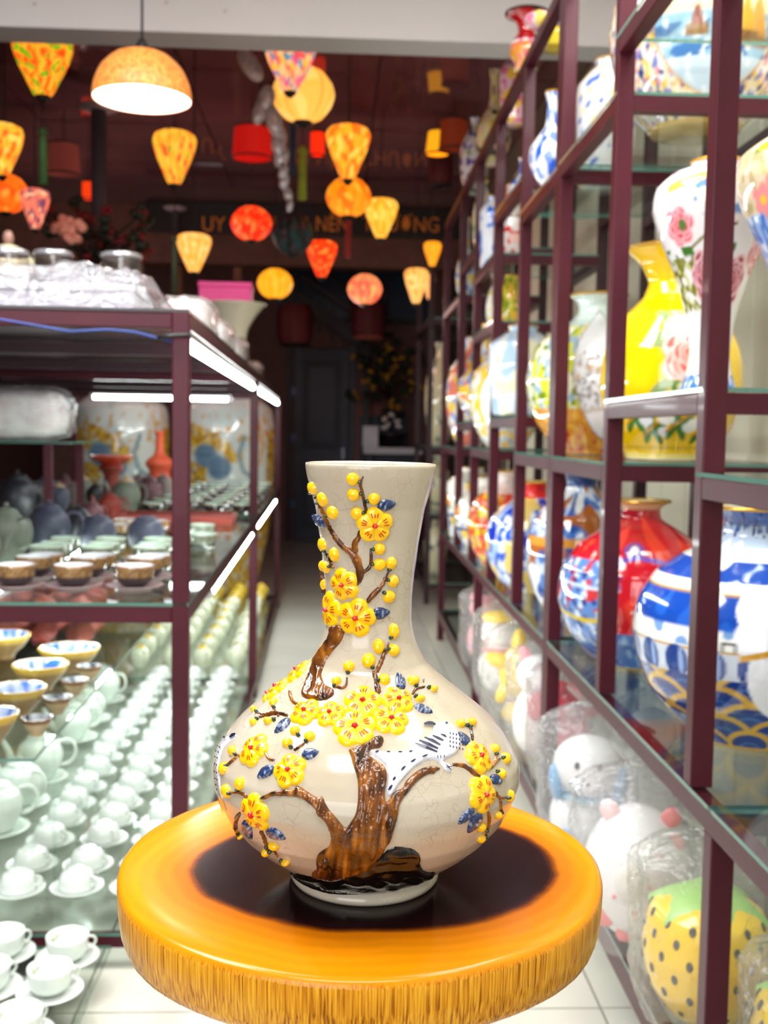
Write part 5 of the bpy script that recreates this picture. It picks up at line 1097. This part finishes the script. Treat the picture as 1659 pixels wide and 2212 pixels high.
for i, (px, d, sx, sy, sz) in enumerate(((450, 3.42, .085, .17, .062), (478, 4.05, .085, .18, .060), (512, 4.75, .09, .22, .062), (530, 6.5, .10, .3, .065))):
    X = at(px, 700, RL, y=d)[0]; bundle(f'plastic-wrapped bundle along the aisle edge of the table top, {ORD[i+1]} from the front', LW(min(X, -.425), d, TPZ+.001), sx, sy, sz, 5+i, (240, 222, 216) if i < 2 else (232, 196, 186))
SG = sheer('smoky_glass', (.80, .74, .70), 1, .06, (.6, .5, .45), .04)
for i, (px, d, r, H) in enumerate(((115, 3.45, .062, 543), (262, 3.5, .068, 548), (20, 3.30, .06, 540))):
    q = at(px, H, RL, y=d); X, H = q[0], q[2]-TPZ-.017; t = thing('glass_jar', f'smoky glass jar with silver lid on the plastic-covered table top, {("middle", "right", "left")[i]} one', 'jar', LW(X, d, TPZ))
    lathe('body', smoothprof([(.0, 0), (r*.9, .0), (r, .02), (r, H*.8), (r*.92, H)], 20), 36, SG, t, cap=False)
    lathe('contents', smoothprof([(0, .004), (r*.85, .004), (r*.92, .02), (r*.92, H*.6), (0, H*.62)], 14), 28, mat('brown_seeds', S(96, 62, 48), .6, var=.4, vscale=60), t, cap=False)
    lathe('lid', smoothprof([(r*.95, H), (r*1.0, H+.004), (r*.95, H+.014), (0, H+.017)], 10), 36, mat('silver_lid', S(190, 190, 196), .2, .7), t, cap=False)
q = at(18, 497, RL, y=3.62); X = q[0]; KG = (q[2]-TPZ)/.23
t = thing('glass_teapot', 'glass teapot with a domed pale lid and round knob behind the jars on top', 'teapot', LW(X, 3.62, TPZ)); t.scale = (1, 1, KG)
lathe('body', smoothprof([(.05, 0), (.09, .03), (.10, .08), (.08, .13), (.06, .14)], 22), 36, SG, t); lathe('lid', smoothprof([(.088, .14), (.084, .165), (.05, .19), (.02, .20), (0, .20)], 14), 36, mat('pale_jade_lid', S(206, 206, 176), .12, coat=.5), t, cap=False)
V, Fc = ellipsoid((0, 0, .214), (.018, .018, .016), 16, 10); obj('knob', V, Fc, mat('brown_knob', S(150, 110, 96), .3), t)
tube('handle', chaikin3([(-.095, 0, .11), (-.15, 0, .12), (-.16, 0, .07), (-.10, 0, .05)]), .007, SG, t)
# trumpet vase with pink box
td = 5.55; c = at(515, 657, RL, y=td)
vase('cream trumpet vase with wide mouth behind the wrapped bundles on the table top', LW(-.46, td, TPZ), .165, c[2]-TPZ, [(.5, 0), (.52, .03), (.42, .2), (.36, .45), (.44, .65), (.72, .86), (.95, .98), (1, 1)], lambda p, R, H: p.grad(0, 1, (216, 208, 180), (220, 214, 188)), 64, 48, None, name='trumpet_vase')
t = thing('gift_box', 'bright pink gift box resting on the mouth of the cream trumpet vase', 'box', LW(-.50, td, c[2]+.001), RL)
PINK = mat('hot_pink_card', S(240, 44, 140), .45, var=.05)
box('box_body', -.13, .13, -.09, .10, 0, .072, PINK, t, bev=.003); box('box_lid', -.134, .134, -.094, .104, .0725, .098, PINK, t, bev=.003)

# giant jars behind the table, standing on the hall floor
def giant(seed):
    def f(p, R, H):
        p.grad(0, 1, (214, 222, 216), (228, 236, 236)); p.blot(.5, .2, (206, 220, 222), seed)
        lo = (p.Vv < (.66-.10*np.sin(p.U*2.2+seed))*H)
        u_, v_ = p.U, p.Vv/H
        m = (((u_+.17)/.25)**2+((v_-.70-.25*(-.17-u_))/.075)**2 < 1) | ((u_ < -.16) & (v_ < .62)) | (v_ < .50) | ((np.abs(u_) > .36) & (v_ < .78))
        p.blot(.12, -.55, (198, 150, 40), seed+1, m); p.blot(.08, .1, (228, 190, 70), seed+2, m); p.blot(.07, .8, (130, 92, 24), seed+3, m)
        p.blot(.10, .9, (206, 160, 60), seed+5, (v_ > .62) & (v_ < .84))
        for u, v in ((-.17, .655), (-.06, .60), (.62, .64), (.75, .58)):
            p.ell(u, v*H, .095, .095, (110, 140, 166))
            for k in range(4): p.stroke([(u-.06, v*H-.045+.03*k), (u+.06, v*H-.045+.03*k)], .008, (70, 100, 134))
        p.stroke([(.14, .74*H), (.09, .66*H), (.13, .585*H), (.22, .55*H)], .03, (112, 148, 160)); p.stroke([(.27, .82*H), (.31, .70*H), (.28, .62*H)], .025, (226, 170, 60))
        p.blot(.07, .75, (232, 150, 70), seed+6, (p.U > .2) & (p.Vv > .7*H))
    return f
for lab, px, sd in (('first large white jar with yellow blossoms and blue medallions behind the table', 262, 3), ('second large white jar with yellow blossoms behind the table, nearer the aisle', 489, 8)):
    q = at(px, 950, RL, y=8.72); vase(lab, LW(q[0], 8.72, .001), 103*8.72/F, 1.72, JAR, giant(sd), 150, 110, None, name='floor_jar', cat='jar')

# ================================================================== FRONT LOW GLASS STAND WITH UPRIGHT CUPS
st = thing('low_stand', 'low glass-topped stand on a dark frame at the bottom left corner', 'stand', (0, 0, 0), RL)
pane('glass_top', -1.5, -.49, 1.5, 2.50, .081, .089, st)
for x in (-.62, -1.45): box('bar', x, x+.04, 1.52, 2.49, .045, .0805, STEEL2, st)
for y in (1.55, 2.44): box('bar', -1.405, -.625, y, y+.035, .046, .080, STEEL2, st)
for x in (-.615, -1.445):
    for y in (1.56, 2.44): box('foot', x, x+.03, y, y+.03, 0, .0448, STEEL2, st)
su0 = lathe('saucer', saucerprof(.0735), 48, WHITE, None, cap=False)
cu0 = None
for i, (px, py, lab) in enumerate(((146, 2078, 'nearest the dark rail'), (108, 2150, 'in front of the other cup'), (8, 2070, 'at the left frame edge'), (-25, 2145, 'cut by the left frame edge'), (40, 2250, 'at the bottom frame edge'))):
    b = at(px, py, RL, z=.0895); loc = LW(b[0], b[1], .0895)
    o = su0 if i == 0 else inst(su0); o.location = loc; tag(o, f'white saucer on the low glass stand, {lab}', 'saucer', 'saucers on the low stand')
    lc = (loc[0], loc[1], loc[2]+.0082); lab2 = f'upright white floral teacup on the low stand, {lab}'
    if cu0 is None: cu0 = cup_thing(lab2, lc, pi*1.15, .0475, .058, False, (150, 150, 90), True, 'upright cups on the low stand')
    else: copy_thing(cu0, lc, lab2, pi*1.15+.1*i)

# ================================================================== HALL: PENDANT LAMP, LANTERNS, SIGN, FAR END
def hall_ceiling(y): return 3.3 if y < 4.2 else 3.528
b = at(307, 216, y=3.6); R = 101*3.6/F
t = thing('pendant_lamp', 'woven amber dome pendant lamp hanging before the white beam', 'lamp', (b[0], 3.6, b[2]))
Hd = .155
def woven():
    m, nt, bs = nodes('woven_amber_shade'); N, Lk = nt.nodes, nt.links
    tc = N.new('ShaderNodeTexCoord'); mp = N.new('ShaderNodeMapping'); mp.inputs['Scale'].default_value = (60, 60, 30); Lk.new(tc.outputs['Object'], mp.inputs[0])
    n = N.new('ShaderNodeTexNoise'); n.inputs['Scale'].default_value = 2; n.inputs['Detail'].default_value = 3; Lk.new(mp.outputs[0], n.inputs['Vector'])
    r = N.new('ShaderNodeValToRGB'); e = r.color_ramp.elements; e[0].position = .35; e[0].color = (*S(176, 92, 34), 1); e[1].position = .65; e[1].color = (*S(216, 138, 62), 1); Lk.new(n.outputs['Fac'], r.inputs[0])
    Lk.new(r.outputs[0], bs.inputs['Base Color']); Lk.new(r.outputs[0], bs.inputs['Emission Color']); bs.inputs['Emission Strength'].default_value = .75; bs.inputs['Roughness'].default_value = .5; return m
lathe('shade', smoothprof([(R, 0), (R*1.01, .012), (R*.97, .05), (R*.84, .095), (R*.55, .138), (R*.2, .153), (0, Hd)], 30), 64, woven(), t, cap=False)
lathe('inner_lining', smoothprof([(R*.985, .002), (R*.95, .048), (R*.80, .09), (R*.5, .132), (0, .148)], 20), 48, emit('lamp_glow_lining', (1, .97, .92), 2.2), t, cap=False)
V, Fc = ellipsoid((0, 0, .07), (.045, .045, .055), 20, 14); obj('bulb', V, Fc, emit('lamp_bulb', (1, .96, .9), 14), t)
lathe('socket', [(.018, .125), (.022, .13), (.022, .17), (.012, .185), (.012, .19)], 20, BLACK, t)
tube('cord', [(0, 0, .19), (0, 0, 3.299-b[2])], .004, CORD, t)
DROP = [(.24, 0), (.30, .03), (.56, .27), (.84, .55), (.98, .76), (1, .84), (.92, .93), (.70, .985), (.42, 1)]
GLOB = [(.30, 0), (.62, .09), (.88, .27), (1, .5), (.90, .72), (.64, .90), (.32, 1)]
def lantern(label, px, py, wpx, hpx, d, shape, bg, blots, lit=True, tassel=None, group=None, seed=1, ribs=12):
    b = at(px, py, y=d); R = wpx*d/F/2; H = hpx*d/F
    t = thing('silk_lantern', label, 'lantern', (b[0], d, b[2]-H/2), 0, group)
    pr = smoothprof([(r*R, z*H) for r, z in shape], 34); p = Paint(R, pr[:, 1], 96, bg)
    for k, (c, sc, thr) in enumerate(blots): p.blot(sc*R*3, thr, c, seed*17+k)
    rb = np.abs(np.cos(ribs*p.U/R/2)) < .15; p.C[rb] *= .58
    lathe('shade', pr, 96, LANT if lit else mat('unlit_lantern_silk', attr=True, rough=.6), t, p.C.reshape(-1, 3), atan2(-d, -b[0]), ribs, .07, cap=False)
    lathe('bottom_cap', [(0, -.12*H), (pr[0, 0]*.4, -.10*H), (pr[0, 0]*1.05, -.02*H), (pr[0, 0]*1.02, .012*H), (0, .012*H)], 20, CORD, t, cap=False)
    lathe('top_cap', [(0, H*1.05), (pr[-1, 0]*.6, H*1.04), (pr[-1, 0]*1.04, H*1.005), (pr[-1, 0]*1.0, H*.988), (0, H*.988)], 20, CORD, t, cap=False)
    tube('cord', [(0, 0, H*1.04), (0, 0, max(H*1.06, hall_ceiling(d)-(b[2]-H/2)-.001))], .004, CORD, t, 6)
    if tassel:
        c, l0, l1 = tassel; m = mat('tassel_%d_%d_%d' % c, S(*c), .7, var=.2); q = .02*R/.15
        tube('tassel_cord', [(0, 0, -.1*H), (0, 0, -.1*H-l0)], .003, CORD, t, 6)
        V, Fc = ellipsoid((0, 0, -.1*H-l0), (q*1.2, q*1.2, q*1.2), 12, 8); obj('tassel_knot', V, Fc, m, t)
        lathe('tassel', [(q*.6, -.1*H-l0), (q*1.0, -.1*H-l0-l1*.2), (q*1.1, -.1*H-l0-l1), (0, -.1*H-l0-l1)], 14, m, t, cap=False)
    return t
O_, Y_, R_ = (255, 140, 20), (255, 200, 60), (250, 60, 12)
lantern('green and orange floral drop lantern, leftmost under the white beam', 92, 140, 126, 128, 5.1, DROP, (250, 190, 50), [((246, 90, 16), .24, .2), ((96, 190, 30), .2, .45), ((250, 120, 30), .2, .9)], seed=1, tassel=((60, 96, 44), .13, .24))
lantern('pink, yellow and blue patchwork drop lantern, before the yellow ribbed globe', 627, 142, 108, 108, 5.4, DROP, (250, 206, 150), [((236, 90, 110), .24, .2), ((250, 200, 70), .24, .6), ((70, 160, 210), .22, .55), ((200, 110, 190), .2, .9)], seed=2)
lantern('large pale yellow ribbed globe lantern behind the patchwork lantern', 655, 205, 132, 112, 6.2, GLOB, (252, 204, 96), [((255, 222, 130), .3, .3)], seed=3, ribs=14, tassel=((150, 160, 40), .13, .27))
lantern('floral yellow drop lantern cut by the left edge, above the orange globe', 4, 325, 90, 104, 5.8, DROP, (255, 196, 60), [((250, 110, 30), .35, .2), ((255, 226, 110), .3, .5), ((190, 170, 40), .25, .9)], seed=4)
lantern('orange globe lantern at the left edge', 12, 418, 94, 78, 6.3, GLOB, (252, 120, 26), [((250, 90, 16), .35, .3), ((255, 160, 60), .3, .6)], seed=5)
lantern('dim purple and pink drop lantern beside the orange globe', 76, 452, 62, 82, 5.6, DROP, (186, 110, 110), [((236, 130, 110), .35, .1), ((110, 70, 110), .35, .4), ((246, 200, 170), .3, .7)], seed=6)
lantern('yellow floral drop lantern right of the pendant lamp', 377, 342, 92, 108, 5.7, DROP, (252, 200, 70), [((250, 180, 50), .3, .2), ((244, 90, 50), .28, .75), ((160, 180, 50), .22, .9)], seed=7, tassel=((70, 76, 50), .25, .28))
lantern('yellow and orange floral drop lantern right above the orange globe', 752, 331, 94, 110, 6.5, DROP, (253, 186, 44), [((250, 130, 30), .35, .25), ((255, 220, 100), .3, .5)], seed=8)
lantern('amber globe lantern hanging under the floral drop lantern, with red tassel', 753, 426, 96, 80, 7.1, GLOB, (253, 158, 24), [((250, 124, 14), .4, .3), ((255, 190, 60), .3, .6)], seed=9, tassel=((150, 26, 20), .02, .22))
lantern('plain yellow drop lantern before the orange-lettered sign', 823, 473, 72, 82, 7.4, DROP, (253, 206, 70), [((255, 180, 40), .4, .3), ((255, 230, 120), .3, .6)], seed=10)
lantern('bright red globe lantern over the orange letters', 543, 483, 88, 70, 7.5, GLOB, (246, 44, 16), [((252, 90, 40), .35, .3), ((255, 150, 80), .2, .85)], seed=11)
lantern('unlit dark teal round lantern hanging before the sign', 632, 506, 90, 84, 7.0, GLOB, (30, 40, 48), [((20, 80, 84), .3, .4), ((90, 60, 80), .25, .8)], lit=False, seed=12)
lantern('red-orange drop lantern below the dark teal lantern', 695, 560, 66, 76, 7.6, DROP, (248, 70, 16), [((250, 40, 10), .35, .3), ((255, 150, 60), .25, .6)], seed=13)
lantern('plain amber globe lantern at the far left of the doorway', 594, 613, 76, 62, 8.2, GLOB, (253, 184, 30), [((255, 200, 60), .4, .4)], seed=14)
lantern('salmon pink globe lantern above the dark hall', 788, 625, 74, 62, 8.4, GLOB, (248, 142, 110), [((240, 110, 90), .4, .3), ((255, 190, 120), .3, .6)], seed=15)
lantern('cream drop lantern beside the dark rack post', 899, 618, 52, 74, 8.3, DROP, (253, 206, 120), [((255, 226, 150), .4, .4), ((250, 170, 70), .4, .8)], seed=16)
lantern('small cream lantern right of the dark rack post', 927, 620, 26, 52, 8.9, DROP, (253, 196, 130), [], seed=17)
lantern('small amber lantern by the far end of the right rack', 934, 549, 38, 52, 8.0, DROP, (253, 170, 20), [((255, 190, 50), .4, .3)], seed=18)
lantern('cream drop lantern left of the sign, over the table top', 419, 547, 74, 80, 6.4, DROP, (253, 204, 110), [((255, 190, 80), .4, .3), ((255, 226, 150), .3, .6)], seed=19)
def drumlantern(label, px, py, w, h, d, col, taper=1, lit=.9):
    b = at(px, py, y=d); R, H = w*d/F/2, h*d/F; t = thing('drum_lantern', label, 'lantern', (b[0], d, b[2]-H/2))
    m = emit('drum_glow_%d_%d_%d' % col, S(*col), lit); lathe('shade', [(R*taper, 0), (R*taper, .01), (R, H-.01), (R, H)], 40, m, t, cap=False)
    ring('hoop', R*taper, .006, 0, CORD, t, 32); ring('hoop', R, .006, H, CORD, t, 32)
    lathe('top_cap', [(0, H*1.04), (R*.5, H*1.03), (R*1.0, H*1.004), (0, H*1.002)], 24, CORD, t, cap=False)
    tube('cord', [(0, 0, H*1.03), (0, 0, max(H*1.05, 3.528-(b[2]-H/2)))], .004, CORD, t, 6)
drumlantern('small bright orange-red drum lantern left of the pole', 191, 412, 26, 36, 8.8, (250, 62, 10))
drumlantern('small bright red drum lantern beside the blue banner', 686, 311, 30, 48, 7.5, (250, 44, 8))
drumlantern('yellow tapered drum lantern near the end of the right rack', 945, 309, 40, 48, 7.55, (253, 172, 20), 1.25)
drumlantern('wide dim red drum lantern left of the silver garland', 545, 310, 76, 62, 7.2, (190, 20, 14), 1.1, .7)
drumlantern('dim brown-pink drum standing in for a lantern reflection at left, near the green tassel', 138, 345, 60, 62, 7.7, (120, 52, 44), 1.15, .4)  # glowing drum added in place of a lantern's reflection in the ceiling
drumlantern('dim orange drum lantern behind the end of the right rack', 980, 292, 56, 60, 7.3, (120, 40, 12), 1.1, .4)
# silver shell garland and blue banner
t = thing('shell_garland', 'hanging garland of silvery white shells and discs beside the blue banner', 'garland', (0, 0, 0))
SHELL = mat('silver_shell', S(206, 198, 202), .25, .25, var=.25, vscale=30); pts = []
for i, (x, y, w, h, r) in enumerate(((540, 140, 32, 66, -.6), (576, 212, 30, 46, .2), (562, 240, 26, 50, .3), (592, 262, 28, 54, -.2), (603, 300, 26, 46, .1), (608, 340, 26, 40, .3), (600, 318, 22, 34, -.4), (614, 392, 18, 30, .2), (622, 420, 16, 28, -.3), (612, 372, 16, 26, .5), (626, 446, 12, 22, .2))):
    q = at(x, y, y=5.9+.02*(i % 3)); pts.append(q); s = 5.9/F/2*1.2
    Rm = np.array(Matrix.Rotation(r, 3, 'Y')); V, Fc = ellipsoid(q, (w*s, w*s*.6, h*s), 16, 12, Rm); sh = obj('shell', V, Fc, SHELL, t)
tube('strand', [at(520, 92, y=5.92)]+[pts[k] for k in (0, 1, 3, 4, 5, 9, 7, 8, 10)], .006, CORD, t, 6)
tube('hanger', [tuple(at(520, 92, y=5.92)), (at(520, 92, y=5.92)[0], 5.92, 3.528)], .004, CORD, t, 6)
a, c = at(626, 258, y=7.2), at(638, 380, y=7.2)
t = thing('hanging_banner', 'narrow dark blue vertical banner behind the shell garland', 'banner', (0, 0, 0))
box('cloth', a[0], c[0], 7.2, 7.206, c[2], a[2], mat('blue_banner_cloth', S(20, 74, 110), .6), t); tube('rod', [(a[0]-.01, 7.203, a[2]+.006), (c[0]+.01, 7.203, a[2]+.006)], .006, CORD, t, 8); tube('cord', [((a[0]+c[0])/2, 7.203, a[2]+.01), ((a[0]+c[0])/2, 7.203, 3.528)], .004, CORD, t, 6)
# poles with flange plates
GP = mat('grey_pole_paint', S(92, 88, 98), .5)
for lab, px, yt, d, w, pw in (('tall grey pole with a round top flange below the pendant lamp', 213, 230, 7.1, .05, .13), ('thinner grey-green pole with a flange plate left of the sign', 378, 448, 9.5, .028, .10)):
    b = at(px, yt, y=d); t = thing('steel_pole', lab, 'pole', (b[0], d, 0 if d > 9 else TPZ)); b[2] -= 0 if d > 9 else TPZ
    lathe('shaft', [(w, .012), (w, b[2]-.03)], 20, GP, t); lathe('flange', [(0, b[2]-.029), (pw*.7, b[2]-.028), (pw, b[2]-.01), (pw, b[2]), (0, b[2]+.004)], 24, mat('pale_flange', S(150, 140, 146), .5), t, cap=False); lathe('foot_plate', [(.1, 0), (.1, .011)], 20, GP, t)
# artificial blossom tree with red flowers
PD = 6.3
t = thing('blossom_tree', 'artificial tree with dark red blossoms and a pink cluster behind the jars', 'artificial plant', (0, 0, 0)); base = at(190, 600, y=PD)
BR = mat('dark_branch', S(40, 22, 18), .7); REDF = mat('dark_red_petals', S(120, 12, 30), .6, var=.2); PNK = mat('pink_petals', S(240, 160, 140), .6, var=.12); LF = mat('dark_leaf', S(24, 40, 26), .6, var=.2); g = random.Random(3)
tube('trunk', [(base[0], PD, TPZ+.02), (base[0], PD, base[2]-.1), tuple(base)], .018, BR, t)
lathe('pot', [(.09, 0), (.12, .2), (.13, .22), (.11, .22), (.02, .2)], 28, mat('dark_pot', S(50, 40, 44), .4), t, loc=(base[0], PD, TPZ+.001))
def puff(name, c, r, m, par, n=5):
    parts = []
    for k in range(n): 
        u = Vector((g.uniform(-1, 1), g.uniform(-1, 1), g.uniform(-1, 1))).normalized()*r*.6; parts.append(ellipsoid((c[0]+u.x, c[1]+u.y, c[2]+u.z), (r*.55, r*.5, r*.45), 8, 6))
    V, Fc = merge(parts); return obj(name, V, Fc, m, par)
for i in range(26):
    x, y = g.uniform(100, 330), g.uniform(440, 590); q = at(x, y, y=PD+g.uniform(-.25, .25))
    br = tube('branch', [tuple(base), tuple((base+q)/2+np.array([0, 0, .05])), tuple(q)], .006, BR, t, 6); puff('blossom', q, .035, REDF, t); q2 = q+np.array([g.uniform(-.08, .08), 0, g.uniform(-.09, .03)]); puff('leaves', q2, .05, LF, t, 4)
for x, y in ((128, 492), (146, 505), (140, 480), (170, 492), (158, 512)): puff('pink_blossom', at(x, y, y=PD-.35), .048, PNK, t, 6)
tube('branch', [tuple(base), tuple(at(150, 500, y=PD-.33))], .006, BR, t, 6)
# lintel sign
SY = 10.0
a, c = at(384, 436, y=SY), at(1000, 516, y=SY)
t = thing('shop_sign', 'long black sign board with orange capital letters over the dark hall', 'sign', (0, SY, 0))
box('board', a[0]-.3, min(c[0], 1.3), 0, .06, c[2], a[2], mat('black_sign_board', S(16, 12, 12), .5), t, bev=.004)
LET = mat('orange_letters', S(226, 132, 30), .5)
def word(txt, x0, x1, ymid, h):
    cu = bpy.data.curves.new('lettering', 'FONT'); cu.body = txt; cu.extrude = .006; cu.align_x = 'LEFT'; ob = bpy.data.objects.new('tmp', cu); COL.objects.link(ob)
    bpy.context.view_layer.update(); dg = bpy.context.evaluated_depsgraph_get(); me = bpy.data.meshes.new_from_object(ob.evaluated_get(dg)); bpy.data.objects.remove(ob)
    co = np.zeros(len(me.vertices)*3); me.vertices.foreach_get('co', co); co = co.reshape(-1, 3)
    A, B = at(x0, ymid, y=SY-.01), at(x1, ymid, y=SY-.01); lo, hi = co.min(0), co.max(0)
    k = (B[0]-A[0])/(hi[0]-lo[0]); kh = h*SY/F/.72; P = np.stack([A[0]+(co[:, 0]-lo[0])*k, -.008-co[:, 2]*1.0, (A[2]+B[2])/2-h*SY/F/2+co[:, 1]*kh], 1)
    me.vertices.foreach_set('co', P.ravel()); me.update(); me.materials.clear(); me.materials.append(LET); o = bpy.data.objects.new('lettering', me); COL.objects.link(o); o.parent = t
for w, x0, x1 in (('UY', 437, 487), ('TÍN', 505, 580), ('LÀM', 592, 664), ('NÊN', 683, 752), ('THƯƠNG', 783, 948)): word(w, x0, x1, 483, 32)
lin = struct(box('trim_2', FLX0, FLX1, SY+.07, SY+.25, a[2]+.002, 3.9, HALLW))
lin2 = struct(box('trim_3', FLX0, FLX1, SY+.09, SY+.27, at(690, 572, y=SY)[2], a[2]+.0, mat('brown_lintel', S(92, 56, 44), .6, var=.2)))
for x in (366, 498):
    q0, q1 = at(x, 520, y=SY-.0), at(x+16, 700, y=SY-.0); o = struct(box('trim_4', q0[0], q1[0], SY+.30, SY+.36, 0, q0[2], mat('brown_jamb', S(126, 78, 50), .6, var=.15)))
# far end: door, stair, blue wall panels
NAVY = mat('navy_paint', S(22, 32, 62), .45, var=.15); NAVY2 = mat('deep_navy', S(12, 18, 40), .5)
a, c = at(637, 752, y=12.97), at(752, 1000, y=12.97); d1 = struct(box('door_1', a[0], c[0], 12.93, 12.985, .004, a[2], NAVY, bev=.004))
wd = c[0]-a[0]
for z0, z1 in ((.16, .95), (1.12, a[2]-.14)): box('panel', a[0]+.10, c[0]-.10, 12.918, 12.929, z0, z1, NAVY2, d1, bev=.004); box('panel_inner', a[0]+.17, c[0]-.17, 12.906, 12.917, z0+.08, z1-.08, NAVY, d1, bev=.004)
box('handle', c[0]-.08, c[0]-.05, 12.90, 12.929, 1.0, 1.14, mat('dull_chrome', S(120, 124, 136), .3, .6), d1, bev=.003)
for z in (.4, 1.2, 1.75): box('hinge', a[0]-.03, a[0]+.02, 12.905, 12.929, z, z+.10, mat('blue_steel', S(70, 90, 140), .4), d1)
for i, (x0, x1) in enumerate(((a[0]-.09, a[0]-.035), (c[0]+.01, c[0]+.08))): struct(box(f'trim_{5+i}', x0, x1, 12.93, 12.995, 0, a[2]+.08, NAVY2 if i == 0 else NAVY))
BLW = mat('blue_glazing', S(16, 48, 78), .3, var=.2)
a, c = at(600, 580, y=12.9), at(930, 690, y=12.9)
w1 = struct(box('window_1', a[0], c[0], 12.95, 12.99, c[2], a[2], BLW))
for x in (632, 758, 838): q = at(x, 600, y=12.9); box('mullion', q[0]-.03, q[0]+.03, 12.92, 12.949, c[2], a[2], NAVY2, w1)
box('frame', a[0], c[0], 12.92, 12.949, c[2]-.06, c[2]-.001, NAVY2, w1)
t = thing('staircase', 'dark staircase stringer and handrail crossing the blue window', 'staircase', (0, 0, 0)); DK = mat('dark_timber', S(26, 18, 20), .5)
for (x0, y0), (x1, y1), th in (((648, 596), (792, 690), .07), ((700, 592), (860, 700), .03), ((610, 626), (790, 742), .16)):
    p, q = at(x0, y0, y=12.5), at(x1, y1, y=12.5); dx = (q-p)/np.linalg.norm(q-p); n = np.array([-dx[2], 0, dx[0]])*th/2
    V = [p+n, q+n, q-n, p-n]; V += [v+np.array([0, .12, 0]) for v in V]; obj('stringer' if th > .1 else 'handrail', V, [(3, 2, 1, 0), (4, 5, 6, 7), (0, 1, 5, 4), (1, 2, 6, 5), (2, 3, 7, 6), (3, 0, 4, 7)], DK, t, False)
for k in range(6): p = at(640+26*k, 606+17*k, y=12.55); box('baluster', p[0]-.012, p[0]+.012, 12.53, 12.56, p[2]-.42, p[2]-.03, DK, t)
bx = at(610, 690, y=12.5); q = at(792, 742, y=12.5); box('newel_post', q[0]-.04, q[0]+.04, 12.5, 12.6, 0, q[2]+.1, DK, t)
# unlit dark red lanterns
for lab, px, py, w, h, d in (('unlit maroon hanging lantern left of the navy door', 637, 702, 78, 84, 10.6), ('unlit maroon hanging lantern with a pale bottom rim above the yellow blossoms', 796, 690, 76, 78, 10.8), ('unlit deep red lantern hanging by the end of the right rack', 952, 365, 52, 70, 8.5)):
    b = at(px, py, y=d); R, H = w*d/F/2, h*d/F; t = thing('drum_lantern', lab, 'lantern', (b[0], d, b[2]-H/2)); m = mat('unlit_maroon_silk', S(84, 18, 24), .7, var=.2)
    lathe('shade', [(R*.8, 0), (R*1.0, H*.25), (R, H*.8), (R*.8, H)], 32, m, t, cap=False, lobes=8, amp=.06); ring('bottom_hoop', R*.8, .012, 0, mat('salmon_hoop', S(170, 90, 76), .6) if '796' in str(px) else CORD, t, 28); lathe('top_cap', [(0, H*1.03), (R*.8, H*1.0)], 24, CORD, t, cap=False); tube('cord', [(0, 0, H), (0, 0, 3.528-(b[2]-H/2))], .006, CORD, t, 6)
# cabinet ledge with card, planter and yellow apricot blossom tree
LD = 11.5; a, c = at(785, 966, y=LD), at(912, 982, y=LD)
t = thing('side_table', 'pale-topped side table in the dark at the end of the hall', 'table', (0, 0, 0))
box('table_top', a[0], c[0], LD, LD+.5, c[2], a[2], mat('pale_stone_top', S(196, 196, 206), .4), t, bev=.004)
for x in (a[0]+.04, c[0]-.08):
    for y in (LD+.03, LD+.43): box('leg', x, x+.05, y, y+.05, 0, c[2]-.001, NAVY2, t)
box('back_panel', a[0]+.05, c[0]-.05, LD+.44, LD+.46, .1, c[2]-.002, NAVY, t)
p, q = at(784, 920, y=LD+.1), at(816, 966, y=LD+.1)
t = thing('price_card', 'white framed card standing on the left end of the side table', 'card', (0, 0, 0)); box('card', p[0], q[0], LD+.1, LD+.112, a[2]+.001, p[2], mat('white_card_face', S(214, 214, 228), .5), t); box('easel', p[0]+.05, q[0]-.05, LD+.113, LD+.17, a[2]+.001, a[2]+.05, BLACK, t)
t = thing('potted_tree', 'dark pot on the side table with a yellow apricot blossom tree and white flowers', 'potted plant', (0, 0, 0)); b0 = at(845, 945, y=LD+.28); pz = a[2]+.001
lathe('pot', [(.12, 0), (.17, .13), (.19, .15), (.15, .15), (.02, .12)], 24, mat('black_pot', S(18, 16, 18), .3), t, loc=(b0[0], LD+.28, pz))
top = at(840, 860, y=LD+.28); tube('trunk', [(b0[0], LD+.28, pz+.1), tuple(top)], .02, BR, t)
YB = mat('yellow_apricot_petals', S(186, 136, 20), .6, var=.2); WF = mat('white_flower_petals', S(226, 222, 226), .6)
for i in range(46):
    x, y = 836+g.gauss(0, 34), 806+g.gauss(0, 34); s = at(x, y, y=LD+.28+g.uniform(-.25, .2)); tube('branch', [tuple(top), tuple(s)], .005, BR, t, 5); puff('blossom', s, .035, YB, t, 4); puff('leaves', s+np.array([g.uniform(-.12, .12), .03, g.uniform(-.12, .12)]), .06, LF, t, 4)
for x, y in ((832, 906), (846, 896), (858, 908), (840, 918), (862, 920), (830, 922)): puff('white_flower', at(x, y, y=LD+.02), .035, WF, t, 5)
a, c = at(758, 872, y=12.9), at(826, 1000, y=12.9)
o = struct(box('trim_7', a[0], c[0], 12.96, 12.998, 0, a[2], mat('salmon_wall_panel', S(150, 86, 72), .6)))
o = struct(box('trim_8', at(776, 900, y=12.9)[0], c[0]+.3, 12.94, 12.959, 0, at(776, 898, y=12.9)[2], NAVY))
